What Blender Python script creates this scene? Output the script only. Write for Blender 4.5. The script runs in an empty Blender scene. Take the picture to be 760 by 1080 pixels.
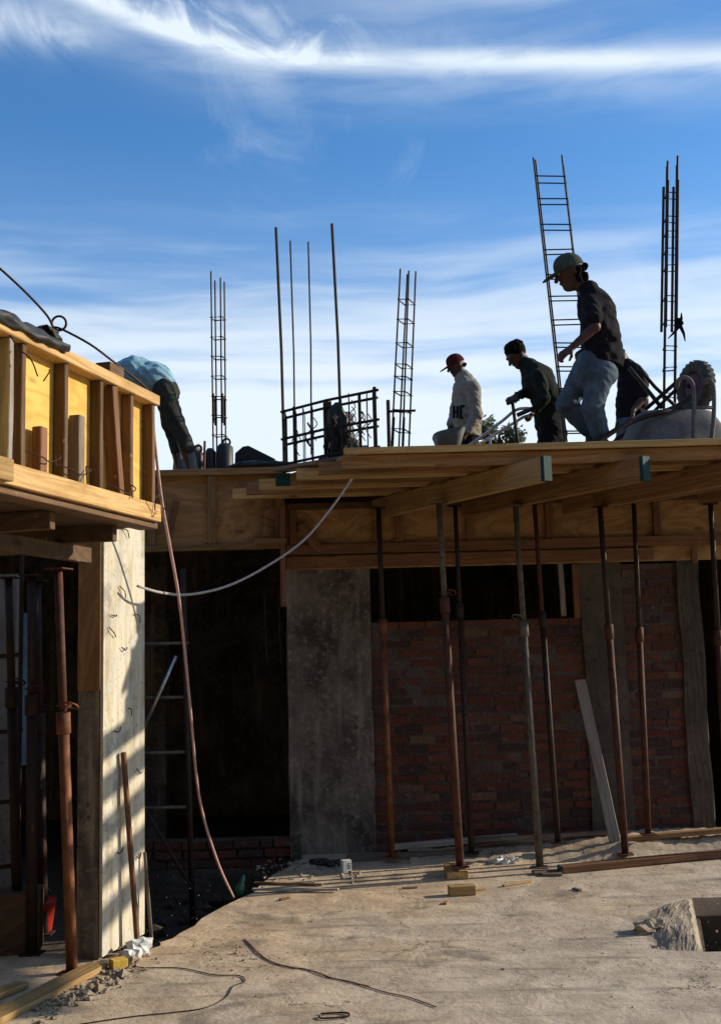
import bpy, bmesh, math, random
import numpy as np
from mathutils import Vector, Matrix
random.seed(7); np.random.seed(7)
R = math.radians
scene = bpy.context.scene
col = scene.collection
V = Vector
# ------------------------------------------------------------------ camera
FP = 1150.0; PITCH = math.atan(150/FP); ROLL = R(-1.5); CAMZ = 1.8
CM = Matrix.Translation((0, 0, CAMZ)) @ Matrix.Rotation(R(90)+PITCH, 4, 'X') @ Matrix.Rotation(ROLL, 4, 'Z')
cd = bpy.data.cameras.new('camera'); cam = bpy.data.objects.new('camera', cd); col.objects.link(cam)
cam.matrix_world = CM; cd.sensor_fit = 'VERTICAL'; cd.sensor_height = 24; cd.lens = FP/1080*24; cd.clip_end = 3000; cd.clip_start = .05
scene.camera = cam
# ------------------------------------------------------------------ sun, sky, exposure
SUN = V((1, .25, .37)).normalized()
EL = math.asin(SUN.z); AZ = math.atan2(SUN.x, SUN.y)
SKY_STRENGTH = .12; SUN_STRENGTH = 5.0; EXPOSURE = 0.14
sl = bpy.data.lights.new('sun', 'SUN'); sl.energy = SUN_STRENGTH; sl.angle = R(.5); sl.color = (1, .88, .70)
so = bpy.data.objects.new('sun', sl); col.objects.link(so); so.rotation_euler = SUN.to_track_quat('Z', 'Y').to_euler()
scene.view_settings.view_transform = 'Standard'; scene.view_settings.look = 'None'
scene.view_settings.exposure = EXPOSURE; scene.view_settings.gamma = 1; scene.view_settings.use_curve_mapping = False
world = bpy.data.worlds.new('World'); scene.world = world; world.use_nodes = True

class NT:
    """tiny node helper"""
    def __init__(s, tree): s.t = tree; s.t.nodes.clear()
    def n(s, typ, **kw):
        nd = s.t.nodes.new(typ)
        for k, v in kw.items():
            if k == 'i':
                for a, b in v.items(): s.set(nd.inputs[a], b)
            else: setattr(nd, k, v)
        return nd
    def set(s, sock, v):
        if isinstance(v, bpy.types.NodeSocket): s.t.links.new(v, sock)
        else: sock.default_value = v
    def m(s, op, a, b=0.0, c=0.0, clamp=False):
        nd = s.t.nodes.new('ShaderNodeMath'); nd.operation = op; nd.use_clamp = clamp
        s.set(nd.inputs[0], a); s.set(nd.inputs[1], b); s.set(nd.inputs[2], c); return nd.outputs[0]
    def mix(s, f, a, b, mode='MIX'):
        nd = s.t.nodes.new('ShaderNodeMix'); nd.data_type = 'RGBA'; nd.blend_type = mode
        s.set(nd.inputs[0], f)
        for k, v in ((6, a), (7, b)):
            if isinstance(v, tuple) and len(v) == 3: v = (*v, 1)
            s.set(nd.inputs[k], v)
        return nd.outputs[2]
    def rng(s, x, a, b, c=0.0, d=1.0, smooth=True):
        nd = s.t.nodes.new('ShaderNodeMapRange'); nd.interpolation_type = 'SMOOTHSTEP' if smooth else 'LINEAR'
        for i, v in enumerate((x, a, b, c, d)): s.set(nd.inputs[i], v)
        return nd.outputs[0]
    def noise(s, vec, scale, detail=6, rough=.55, dist=0.0, out=0):
        nd = s.n('ShaderNodeTexNoise', i={'Vector': vec, 'Scale': scale, 'Detail': detail, 'Roughness': rough, 'Distortion': dist}); return nd.outputs[out]
    def comb(s, x, y, z):
        return s.n('ShaderNodeCombineXYZ', i={0: x, 1: y, 2: z}).outputs[0]

def build_world():
    w = NT(world.node_tree)
    sky = w.n('ShaderNodeTexSky', sky_type='NISHITA', sun_disc=False, sun_elevation=EL, sun_rotation=AZ, altitude=300, air_density=1.0, dust_density=.25, ozone_density=2.5)
    tc = w.n('ShaderNodeTexCoord')
    sx = w.n('ShaderNodeSeparateXYZ', i={0: tc.outputs['Generated']})
    az = w.m('MULTIPLY', w.m('ARCTAN2', sx.outputs[0], sx.outputs[1]), 57.2958)       # degrees, + right
    el = w.m('MULTIPLY', w.m('ARCSINE', sx.outputs[2]), 57.2958)
    # warp the coordinates a little so the streaks feather
    base = w.comb(w.m('MULTIPLY', az, .045), w.m('MULTIPLY', el, .12), 0.0)
    wn = w.m('SUBTRACT', w.noise(base, 1.3, 2, .5), .5)
    el2 = w.m('ADD', el, w.m('MULTIPLY', wn, 2.4))
    # main cirrus streak: thin and bright, bending up to the left and feathering upward
    left = w.m('MAXIMUM', w.m('SUBTRACT', -4.0, az), 0.0)
    curve = w.m('ADD', 29.95, w.m('MULTIPLY', w.m('MULTIPLY', left, left), .012))
    curve = w.m('ADD', curve, w.m('MULTIPLY', left, .12)); curve = w.m('SUBTRACT', curve, w.m('MULTIPLY', az, .03)); curve = w.m('SUBTRACT', curve, w.m('MULTIPLY', w.m('MULTIPLY', az, az), .003))
    d1 = w.m('SUBTRACT', w.m('ADD', el, w.m('MULTIPLY', wn, .5)), curve)
    gauss = lambda x, k: w.m('POWER', 2.718, w.m('MULTIPLY', w.m('MULTIPLY', x, x), -k))
    hair = w.noise(w.comb(w.m('MULTIPLY', az, .10), w.m('MULTIPLY', el, .55), 3.0), 1.5, 5, .55, .5)
    plume = w.noise(w.comb(w.m('ADD', w.m('MULTIPLY', az, .22), w.m('MULTIPLY', el, .12)), w.m('MULTIPLY', el, .22), 7.0), 1.3, 6, .6, 1.2)
    up = w.m('MULTIPLY', w.rng(d1, 3.6, .0), w.rng(d1, -.35, .15))
    core = w.m('MULTIPLY', gauss(d1, 4.0), w.rng(hair, .05, .55, .45, 1.0))
    streak = w.m('ADD', w.m('MULTIPLY', core, .66), w.m('MULTIPLY', up, w.m('MULTIPLY', w.rng(plume, .42, .72, 0, .75), w.rng(az, 3, -4, .08, 1))))
    streak = w.m('ADD', streak, w.m('MULTIPLY', gauss(w.m('ADD', d1, .4), .35), w.rng(hair, .2, .7, .06, .34)))
    lw = w.m('MULTIPLY', gauss(w.m('SUBTRACT', w.m('ADD', el, w.m('MULTIPLY', wn, 3)), 30.4), .8), w.m('MULTIPLY', w.rng(az, -12.5, -16), w.rng(plume, .35, .65, .1, .6)))
    fil2 = w.noise(w.comb(w.m('MULTIPLY', az, .03), w.m('MULTIPLY', el2, .35), 9.0), 1.4, 5, .5, .3)
    topband = w.m('MULTIPLY', w.rng(el, 30.0, 31.6), w.m('MULTIPLY', w.rng(fil2, .35, .7, .05, .45), w.rng(az, -6, 10, .3, 1.0)))
    # thin bands that thicken toward the horizon
    fil3 = w.noise(w.comb(w.m('MULTIPLY', az, .022), w.m('MULTIPLY', el2, .30), 21.0), 1.5, 5, .5, .25)
    fil5 = w.noise(w.comb(w.m('MULTIPLY', az, .06), w.m('MULTIPLY', el2, .50), 33.0), 1.5, 6, .55, .4)
    fv = w.m('ADD', w.m('MULTIPLY', fil3, .65), w.m('MULTIPLY', fil5, .35))
    veil = w.rng(el, 26.0, 13.0)
    low = w.m('MULTIPLY', veil, w.rng(w.m('ADD', fv, w.m('MULTIPLY', veil, .24)), .50, .80, 0, .85))
    low = w.m('MAXIMUM', low, w.rng(el2, 17.5, 10.0, 0, .92))
    haze = w.rng(el, 27.0, 17.0, .0, .12)
    fil4 = w.noise(w.comb(w.m('MULTIPLY', az, .10), w.m('MULTIPLY', el, .10), 5.0), 1.1, 6, .6, .9)
    wisp = w.m('MULTIPLY', w.rng(fil4, .56, .85, 0, .22), w.rng(el, 12, 20))
    dens = w.m('ADD', w.m('ADD', streak, w.m('ADD', topband, lw)), w.m('ADD', low, w.m('ADD', wisp, haze)))
    dens = w.m('MINIMUM', dens, .95)
    dens = w.m('MULTIPLY', dens, w.rng(el, -2, 3))
    blue = w.mix(1.0, sky.outputs[0], (.66, 1.16, 1.52), 'MULTIPLY')
    c = w.mix(dens, blue, (6.5, 7.3, 8.0))
    bg = w.n('ShaderNodeBackground', i={'Color': c, 'Strength': SKY_STRENGTH})
    out = w.n('ShaderNodeOutputWorld', i={0: bg.outputs[0]})
build_world()

# ------------------------------------------------------------------ geometry helpers
def ray(px, py):
    d = V(((px-380)/FP, -(py-540)/FP, -1)); return (CM.to_3x3() @ d)
def P(px, py, D):                       # point seen at (px, py) of the photograph, D metres down the y axis
    d = ray(px, py); return V((0, 0, CAMZ)) + d*(D/d.y)
def G(px, py, z=0.0):                   # point on the level z
    d = ray(px, py); return V((0, 0, CAMZ)) + d*((z-CAMZ)/d.z)

def tagit(o, label=None, cat=None, group=None, kind=None):
    for k, v in (('label', label), ('category', cat), ('group', group), ('kind', kind)):
        if v: o[k] = v
    return o
def link(name, me, mat=None, parent=None):
    o = bpy.data.objects.new(name, me); col.objects.link(o)
    if mat: me.materials.append(mat)
    if parent is not None:
        o.parent = parent
        if parent.type == 'EMPTY': o.matrix_parent_inverse = Matrix.Translation(-parent.location)
        else: o.matrix_parent_inverse = parent.matrix_basis.inverted() if parent.parent is None else parent.matrix_basis.inverted()
    return o
def empty(name, loc, label, cat, group=None):
    o = bpy.data.objects.new(name, None); col.objects.link(o); o.location = loc; o.empty_display_size = .1
    return tagit(o, label, cat, group)
def mesh(name, vs, fs, mat, parent=None, smooth=False):
    me = bpy.data.meshes.new(name); me.from_pydata([tuple(v) for v in vs], [], fs); me.update()
    if smooth: me.polygons.foreach_set('use_smooth', [True]*len(me.polygons))
    return link(name, me, mat, parent)
class MB:
    def __init__(s): s.v = []; s.f = []
    def add(s, vs, fs):
        n = len(s.v); s.v += [V(v) for v in vs]; s.f += [tuple(n+i for i in f) for f in fs]; return s
    def box(s, c, d, M=None):
        c = V(c); vs = [V((x*d[0]/2, y*d[1]/2, z*d[2]/2)) for x in (-1, 1) for y in (-1, 1) for z in (-1, 1)]
        if M is not None: vs = [M @ v for v in vs]
        return s.add([v+c for v in vs], [(0,1,3,2),(4,6,7,5),(0,4,5,1),(2,3,7,6),(0,2,6,4),(1,5,7,3)])
    def bar(s, a, b, w, h, up=(0,0,1)):
        a, b = V(a), V(b); x = (b-a).normalized(); y = V(up).cross(x).normalized(); z = x.cross(y)
        vs = [p+y*i*w/2+z*j*h/2 for p in (a, b) for i in (-1, 1) for j in (-1, 1)]
        return s.add(vs, [(0,1,3,2),(4,6,7,5),(0,4,5,1),(2,3,7,6),(0,2,6,4),(1,5,7,3)])
    def path(s, pts, r, n=6, closed=False, caps=True):
        pts = [V(p) for p in pts]; m = len(pts); rs = r if isinstance(r, (list, tuple)) else [r]*m
        prev = None; rings = []
        for i, p in enumerate(pts):
            if closed: t = (pts[(i+1) % m]-pts[i-1]).normalized()
            else: t = (pts[min(i+1, m-1)]-pts[max(i-1, 0)]).normalized()
            if prev is None:
                a = V((0, 0, 1)) if abs(t.z) < .9 else V((0, 1, 0)); u = t.cross(a).normalized()
            else: u = (prev-t*prev.dot(t)).normalized()
            prev = u; w = t.cross(u)
            rings.append([p+(u*math.cos(2*math.pi*k/n)+w*math.sin(2*math.pi*k/n))*rs[i] for k in range(n)])
        fs = []
        for i in range(m if closed else m-1):
            j = (i+1) % m
            for k in range(n): fs.append((i*n+k, i*n+(k+1) % n, j*n+(k+1) % n, j*n+k))
        if caps and not closed: fs += [tuple(range(n))[::-1], tuple((m-1)*n+k for k in range(n))]
        return s.add([v for g in rings for v in g], fs)
    def ring(s, c, nrm, R_, r, n=20, k=6):
        c = V(c); nrm = V(nrm).normalized(); a = nrm.orthogonal().normalized(); b = nrm.cross(a)
        return s.path([c+(a*math.cos(2*math.pi*i/n)+b*math.sin(2*math.pi*i/n))*R_ for i in range(n)], r, k, closed=True)
    def blob(s, c, rad, M=None, jit=.15, sub=2, sd=0):
        bm = bmesh.new(); bmesh.ops.create_icosphere(bm, subdivisions=sub, radius=1); rr = random.Random(sd)
        ph = [rr.uniform(0, 6) for _ in range(6)]
        vs = []
        for v in bm.verts:
            q = v.co; k = 1+jit*(math.sin(3*q.x+ph[0])*math.sin(4*q.y+ph[1])+.6*math.sin(7*q.z+ph[2])*math.sin(6*q.x+ph[3])+rr.uniform(-.3, .3))
            p = V((q.x*rad[0]*k, q.y*rad[1]*k, q.z*rad[2]*k)); vs.append((M @ p if M is not None else p)+V(c))
        s.add(vs, [tuple(v.index for v in f.verts) for f in bm.faces]); bm.free(); return s
    def build(s, name, mat, parent=None, smooth=False): return mesh(name, s.v, s.f, mat, parent, smooth)
def catenary(a, b, sag, n=14, wob=0.0):
    a, b = V(a), V(b); out = []
    for i in range(n+1):
        t = i/n; p = a.lerp(b, t); p.z -= sag*4*t*(1-t)
        p += V((random.uniform(-wob, wob), random.uniform(-wob, wob), random.uniform(-wob, wob))); out.append(p)
    return out
def smoothpath(pts, k=6):
    pts = [V(p) for p in pts]; out = []
    for i in range(len(pts)-1):
        p0 = pts[max(i-1, 0)]; p1 = pts[i]; p2 = pts[i+1]; p3 = pts[min(i+2, len(pts)-1)]
        for j in range(k):
            t = j/k; out.append(.5*((2*p1)+(-p0+p2)*t+(2*p0-5*p1+4*p2-p3)*t*t+(-p0+3*p1-3*p2+p3)*t**3))
    return out+[pts[-1]]
def board(name, a, b, w, h, mat, parent=None, up=(0,0,1), bev=.004, bow=0.0):
    """a sawn timber from a to b: local x is the grain"""
    a, b = V(a), V(b); L = (b-a).length; x = (b-a).normalized(); y = V(up).cross(x).normalized(); z = x.cross(y)
    bm = bmesh.new(); bmesh.ops.create_cube(bm, size=1)
    bmesh.ops.scale(bm, vec=(L, w, h), verts=bm.verts)
    if L > .5:
        ed = [e for e in bm.edges if abs(e.verts[0].co.x-e.verts[1].co.x) > L*.5]
        bmesh.ops.subdivide_edges(bm, edges=ed, cuts=5, use_grid_fill=True)
        q = random.uniform(-1, 1)*min(.004, w*.06)
        for v in bm.verts:
            t = v.co.x/L; v.co.y += q*math.cos(t*3.1)+random.uniform(-1, 1)*.0008; v.co.z += bow*(1-4*t*t)+random.uniform(-1, 1)*.0008
    if bev and min(w, h) > .01:
        ed = [e for e in bm.edges if e.calc_face_angle(0) > .8]
        bmesh.ops.bevel(bm, geom=ed, offset=min(bev, min(w, h)*.2), segments=1, affect='EDGES')
    me = bpy.data.meshes.new(name); bm.to_mesh(me); bm.free()
    o = bpy.data.objects.new(name, me); col.objects.link(o); me.materials.append(mat)
    Mx = Matrix((x, y, z)).transposed().to_4x4(); Mx.translation = (a+b)/2
    o.matrix_basis = Mx
    if parent is not None:
        o.parent = parent; o.matrix_parent_inverse = Matrix.Translation(-parent.location) if parent.type == 'EMPTY' else parent.matrix_basis.inverted()
    return o
def panel(name, a, b, z0, z1, t, mat, parent=None):
    """upright sheet between plan points a and b (local x along it)"""
    a, b = V((a[0], a[1], (z0+z1)/2)), V((b[0], b[1], (z0+z1)/2)); return board(name, a, b, t, z1-z0, mat, parent, bev=.002)

# ------------------------------------------------------------------ materials
def pbr(name, fn, rough=.8, bump=None, metallic=0.0, spec=.3):
    m = bpy.data.materials.new(name); m.use_nodes = True; w = NT(m.node_tree)
    tc = w.n('ShaderNodeTexCoord'); oi = w.n('ShaderNodeObjectInfo')
    col_, bh, bs, bd, rg = fn(w, tc, oi)
    b = w.n('ShaderNodeBsdfPrincipled', i={'Base Color': col_, 'Roughness': rg if rg is not None else rough, 'Metallic': metallic, 'Specular IOR Level': spec})
    if bh is not None:
        bp = w.n('ShaderNodeBump', i={'Height': bh, 'Strength': bs, 'Distance': bd}); w.set(b.inputs['Normal'], bp.outputs[0])
    w.n('ShaderNodeOutputMaterial', i={0: b.outputs[0]}); return m
def wood(name, c1, c2, stain=(.05,.04,.03), dirt=.35, ply=False, knots=True):
    def fn(w, tc, oi):
        off = w.n('ShaderNodeVectorMath', operation='SCALE', i={0: (37., 19., 53.), 3: oi.outputs['Random']}).outputs[0]
        v = w.n('ShaderNodeVectorMath', operation='ADD', i={0: tc.outputs['Object'], 1: off}).outputs[0]
        st = w.n('ShaderNodeMapping', i={'Vector': v, 'Scale': (1.2, 5, 3.2) if ply else (.9, 16, 16)}).outputs[0]
        big = w.noise(st, 1.0 if not ply else .9, 4, .5, .9)
        rings = w.m('PINGPONG', w.m('MULTIPLY', big, 14 if ply else 9), 1.0)
        fine = w.noise(w.n('ShaderNodeMapping', i={'Vector': v, 'Scale': (4, 90, 90)}).outputs[0], 1, 5, .6)
        f = w.m('ADD', w.m('MULTIPLY', rings, .45), w.m('MULTIPLY', fine, .55))
        c = w.mix(w.rng(f, .2, .8), c1, c2)
        tint = w.rng(oi.outputs['Random'], 0, 1, .72, 1.15, False)
        c = w.mix(1.0, c, w.comb(tint, tint, tint), 'MULTIPLY')
        bl = w.noise(v, 3.0, 6, .65)
        c = w.mix(w.rng(bl, .48, .72, 0, dirt), c, stain)
        if knots:
            vo = w.n('ShaderNodeTexVoronoi', i={'Vector': w.n('ShaderNodeMapping', i={'Vector': v, 'Scale': (2.2, 6, 6)}).outputs[0], 'Scale': 1.0})
            c = w.mix(w.rng(vo.outputs[0], .16, .06, 0, .75), c, tuple(x*.35 for x in c2))
        sp = w.noise(v, 22, 3, .5); c = w.mix(w.m('MULTIPLY', w.rng(sp, .68, .71, 0, .45), w.rng(bl, .42, .5)), c, (.34, .31, .27)); c = w.mix(w.rng(w.noise(v, 48, 2, .5), .74, .77, 0, .8), c, (.03, .02, .015))
        return c, w.m('ADD', f, w.m('MULTIPLY', bl, .6)), .6, .005, w.rng(bl, .3, .7, .65, .9)
    return pbr(name, fn)
def concrete(name, c1, c2, c3, scale=1.6, bs=.6, bd=.02, streak=0.0):
    def fn(w, tc, oi):
        v = w.n('ShaderNodeVectorMath', operation='ADD', i={0: tc.outputs['Object'], 1: w.n('ShaderNodeVectorMath', operation='SCALE', i={0: (13., 7., 29.), 3: oi.outputs['Random']}).outputs[0]}).outputs[0]
        a = w.noise(v, scale, 9, .62, .3); b = w.noise(v, scale*9, 6, .65); d = w.noise(v, scale*60, 3, .6)
        c = w.mix(w.rng(a, .34, .66), c1, c2)
        c = w.mix(w.rng(b, .50, .72, 0, .7), c, c3)
        if streak:
            s_ = w.noise(w.n('ShaderNodeMapping', i={'Vector': v, 'Scale': (7, 7, .7)}).outputs[0], 1, 6, .6, .2)
            c = w.mix(w.rng(s_, .5, .75, 0, streak), c, tuple(min(1, x*1.9) for x in c1))
            vo = w.n('ShaderNodeTexVoronoi', i={'Vector': v, 'Scale': 9.0})
            pk = w.m('MULTIPLY', w.rng(vo.outputs[0], .20, .12), w.rng(a, .45, .55))
            c = w.mix(w.m('MULTIPLY', pk, .8), c, tuple(x*.3 for x in c1))
        c = w.mix(w.rng(d, .35, .65, 0, .18), c, (.03, .028, .025))
        h = w.m('ADD', w.m('MULTIPLY', a, .8), w.m('ADD', w.m('MULTIPLY', b, .5), w.m('MULTIPLY', d, .12)))
        return c, h, bs, bd, None
    return pbr(name, fn, rough=.9)
def plain(name, c, c2=None, rough=.7, metallic=0.0, scale=8, bs=.15, spec=.3, lo=.4, hi=.65, bd=.004):
    c2 = c2 or tuple(x*.55 for x in c)
    def fn(w, tc, oi):
        a = w.noise(tc.outputs['Object'], scale, 6, .6); d = w.noise(tc.outputs['Object'], scale*7, 4, .6)
        k = w.mix(w.rng(w.m('ADD', w.m('MULTIPLY', a, .7), w.m('MULTIPLY', d, .3)), lo, hi), c, c2)
        return k, w.m('ADD', a, d), bs, bd, None
    return pbr(name, fn, rough, metallic=metallic, spec=spec)
M = {}
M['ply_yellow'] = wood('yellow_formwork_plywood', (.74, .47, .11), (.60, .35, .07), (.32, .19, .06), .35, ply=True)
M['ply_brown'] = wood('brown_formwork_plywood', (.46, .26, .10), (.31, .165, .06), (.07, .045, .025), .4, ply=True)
M['ply_dark'] = wood('shade_dark_plywood', (.13, .075, .035), (.09, .05, .025), (.04, .03, .02), .5, ply=True)  # darkened copy of the plywood; under-deck shade put into its colour
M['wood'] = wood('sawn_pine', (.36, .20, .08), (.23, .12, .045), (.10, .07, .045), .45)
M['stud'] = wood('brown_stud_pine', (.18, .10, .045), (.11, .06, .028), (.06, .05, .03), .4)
M['wood_lit'] = wood('pale_sunlit_pine', (.56, .36, .145), (.40, .235, .085), (.18, .12, .06), .35)  # paler copy of the pine; sunlight partly put into its colour
M['wood_red'] = wood('reddish_pine', (.24, .11, .05), (.155, .07, .03), (.07, .045, .03), .4)
M['wood_old'] = wood('weathered_timber', (.26, .20, .14), (.17, .13, .09), (.06, .05, .04), .5)
M['wood_white'] = wood('cement_splashed_board', (.38, .34, .29), (.26, .23, .19), (.14, .12, .1), .4)
M['slab'] = None
M['concrete_dark'] = concrete('raw_cast_concrete', (.25, .21, .165), (.075, .06, .048), (.40, .35, .29), 2.3, 1, .05, streak=.9)
M['concrete_brown'] = concrete('brown_cement_render', (.135, .105, .078), (.075, .06, .045), (.04, .032, .026), 2, .8, .03, streak=.3)
M['concrete_grey'] = concrete('grey_concrete', (.20, .185, .165), (.13, .12, .107), (.08, .07, .065), 2, .6, .02, streak=.3)
M['mortar'] = concrete('lime_mortar', (.13, .10, .08), (.07, .05, .04), (.22, .185, .155), 4, 1, .03)
M['dirt'] = concrete('bare_earth', (.10, .075, .05), (.055, .04, .03), (.16, .12, .08), 1.1, 1, .06)
M['rubble'] = concrete('broken_mortar', (.50, .41, .30), (.34, .27, .19), (.58, .50, .39), 9, 1, .02)
M['rebar'] = plain('rebar_steel', (.028, .022, .02), (.05, .028, .02), .65, .5, 30)
M['rust'] = plain('rusty_prop_steel', (.11, .042, .024), (.05, .024, .017), .75, .15, 14, .3)
M['rust_orange'] = plain('orange_rust_steel', (.24, .09, .036), (.11, .042, .022), .7, .2, 10, .3)
M['rust_dark'] = plain('dark_rusty_steel', (.05, .03, .022), (.028, .02, .017), .7, .2, 14, .3)
M['steel_grey'] = plain('cement_coated_steel', (.14, .12, .09), (.08, .06, .045), .7, .1, 18, .3)
M['galv'] = plain('bright_tube_steel', (.55, .55, .54), (.34, .33, .32), .35, .8, 25)
M['green_paint'] = plain('green_end_paint', (.006, .055, .045), (.01, .035, .03), .6)
M['black_plastic'] = plain('black_plastic', (.02, .02, .021), (.035, .033, .03), .5)
M['tarp'] = plain('black_tarpaulin', (.018, .018, .02), (.05, .048, .045), .55, 0, 5, .5)
M['barrow'] = concrete('cement_caked_steel', (.17, .17, .165), (.115, .115, .112), (.24, .235, .225), 5, .5, .01)
M['tyre'] = plain('dusty_tyre_rubber', (.06, .062, .055), (.11, .105, .09), .85, 0, 20, .4)
M['magenta'] = plain('dark_pink_paint', (.12, .008, .035), (.05, .006, .018), .5)
M['white_plastic'] = plain('crumpled_white_plastic', (.72, .72, .70), (.5, .5, .48), .4)
M['white_card'] = plain('white_card', (.75, .75, .72), (.6, .6, .57), .7)
M['yellow_block'] = plain('yellow_painted_block', (.72, .48, .08), (.5, .33, .06), .6)
M['red_plastic'] = plain('red_plastic', (.42, .025, .015), (.25, .02, .012), .5)
M['blue_sheet'] = plain('pale_blue_sheet', (.20, .30, .38), (.12, .18, .24), .6)
M['rope'] = plain('pale_rope', (.46, .42, .38), (.32, .29, .26), .8, 0, 40)
M['pink_cable'] = plain('pink_hose', (.52, .33, .30), (.38, .22, .2), .6, 0, 40)
M['wire'] = plain('dark_wire', (.035, .022, .018), (.06, .03, .02), .6, .4, 40)
M['glass_green'] = plain('green_glass', (.01, .12, .07), (.01, .08, .05), .15, 0, 40, spec=.6)
M['skin'] = plain('backlit_tanned_skin', (.085, .038, .023), (.055, .025, .016), .55, 0, 12, .1)  # tan deepened; backlit silhouette shade put into the skin colour
M['hair'] = plain('dark_hair', (.007, .005, .004), (.014, .010, .007), .95, 0, 60, .8, .05)
M['eye'] = plain('eye', (.25, .24, .22), (.2, .19, .18), .25)
def cloth(name, c, c2=None): return plain(name, c, c2 or tuple(x*.7 for x in c), .92, 0, 11, .9, .12, bd=.02)
M['tee_black'] = cloth('black_cotton', (.013, .011, .015), (.02, .017, .022))
M['denim'] = cloth('washed_denim', (.11, .155, .20), (.06, .09, .12))
M['cap_green'] = cloth('faded_green_cap_cloth', (.075, .095, .075))
M['cap_maroon'] = cloth('maroon_cap_cloth', (.085, .012, .018))
M['sweat_grey'] = cloth('grey_sweatshirt_cloth', (.30, .27, .225), (.22, .20, .165))
M['print_black'] = cloth('black_print', (.02, .02, .02))
M['jacket_dark'] = cloth('dark_green_jacket', (.022, .026, .022))
M['trouser_black'] = cloth('black_trouser_cloth', (.012, .013, .015))
M['trouser_olive'] = cloth('dark_olive_trouser_cloth', (.055, .06, .05), (.03, .034, .03))
M['shirt_blue'] = cloth('pale_blue_shirt', (.30, .52, .64), (.20, .37, .47))
M['shoe'] = plain('black_shoe', (.02, .02, .022), (.04, .04, .04), .6)
M['sole'] = plain('white_sole', (.6, .6, .58), (.45, .45, .42), .6)
M['glove'] = cloth('dark_glove', (.03, .03, .03))
def leafmat(name, a, b, fl=None):
    def fn(w, tc, oi):
        g = w.n('ShaderNodeNewGeometry'); c = w.mix(g.outputs['Random Per Island'], a, b)
        if fl: c = w.mix(w.m('GREATER_THAN', g.outputs['Random Per Island'], .82), c, fl)
        return c, None, 0, 0, None
    return pbr(name, fn, .7)
M['leaf'] = leafmat('tree_leaf', (.045, .07, .03), (.10, .12, .06)); M['leaf_fl'] = leafmat('flowering_leaf', (.05, .075, .035), (.09, .11, .05), (.34, .16, .22))
M['bark'] = plain('bark', (.10, .075, .055), (.05, .04, .03), .9, 0, 6, 1)
def brickmat():
    def fn(w, tc, oi):
        g = w.n('ShaderNodeNewGeometry'); r = g.outputs['Random Per Island']
        c = w.mix(w.rng(r, 0, 1, 0, 1, False), (.105, .032, .021), (.165, .055, .034)); c = w.mix(w.m('GREATER_THAN', w.m('FRACT', w.m('MULTIPLY', r, 7.3)), .86), c, (.06, .034, .027)); c = w.mix(w.m('GREATER_THAN', w.m('FRACT', w.m('MULTIPLY', r, 13.7)), .97), c, (.17, .085, .055))
        c = w.mix(w.m('GREATER_THAN', r, .90), c, (.08, .038, .030))
        n = w.noise(tc.outputs['Object'], 14, 7, .65); n2 = w.noise(tc.outputs['Object'], 2.2, 5, .6)
        c = w.mix(w.rng(n, .57, .72, 0, .55), c, (.20, .165, .13)); ns = w.noise(tc.outputs['Object'], 4.5, 8, .7, .6); c = w.mix(w.rng(ns, .62, .70, 0, .55), c, (.17, .14, .11)); c = w.mix(w.rng(n2, .45, .7, 0, .6), c, (.07, .045, .035))
        return c, n, 1.0, .02, None
    return pbr('clay_brick', fn, .9)
M['brick'] = brickmat()
def slabmat():
    def fn(w, tc, oi):
        v = tc.outputs['Object']
        a = w.noise(v, .55, 8, .6, .4); b = w.noise(v, 3.2, 9, .66, .3); d = w.noise(v, 26, 6, .7); e = w.noise(v, 110, 3, .6)
        sep = w.n('ShaderNodeSeparateXYZ', i={0: v})
        # spilled earth lies on the concrete toward the wall and on the left, bare grey cement in front
        earth = w.rng(w.m('ADD', w.m('ADD', w.m('MULTIPLY', sep.outputs[1], .30), w.m('MULTIPLY', sep.outputs[0], -.30)), w.m('MULTIPLY', w.m('SUBTRACT', a, .5), 4.5)), 1.3, 3.3)
        cement = w.mix(w.rng(b, .35, .65), (.60, .50, .38), (.40, .325, .24))
        tan = w.mix(w.rng(b, .33, .67), (.70, .52, .33), (.44, .31, .19))
        c = w.mix(earth, cement, tan)
        c = w.mix(w.rng(w.noise(v, 1.7, 7, .6, .5), .56, .68, 0, .7), c, (.15, .125, .10))
        c = w.mix(w.rng(d, .55, .75, 0, .5), c, (.38, .33, .27)); c = w.mix(w.rng(d, .45, .30, 0, .5), c, (.08, .065, .05))
        st = w.noise(w.n('ShaderNodeMapping', i={'Vector': v, 'Scale': (.7, 5, 1), 'Rotation': (0, 0, .12)}).outputs[0], 1.4, 7, .6, .3)
        c = w.mix(w.rng(st, .55, .68, 0, .5), c, (.13, .105, .08))
        vo = w.n('ShaderNodeTexVoronoi', feature='DISTANCE_TO_EDGE', i={'Vector': w.n('ShaderNodeVectorMath', operation='ADD', i={0: v, 1: w.n('ShaderNodeVectorMath', operation='SCALE', i={0: w.noise(v, 1.5, 6, .7, 0, 1), 3: 1.1}).outputs[0]}).outputs[0], 'Scale': .42})
        crk = w.m('MULTIPLY', w.rng(vo.outputs[0], .004, .001), w.rng(a, .48, .56))
        c = w.mix(w.m('MULTIPLY', crk, .75), c, (.05, .035, .025))
        h = w.m('ADD', w.m('ADD', w.m('MULTIPLY', b, .9), w.m('MULTIPLY', d, .22)), w.m('ADD', w.m('MULTIPLY', e, .05), w.m('ADD', w.m('MULTIPLY', st, .4), w.m('MULTIPLY', crk, -.3))))
        return c, h, .75, .035, None
    return pbr('site_slab_concrete', fn, .88)
M['slab'] = slabmat()

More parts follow.
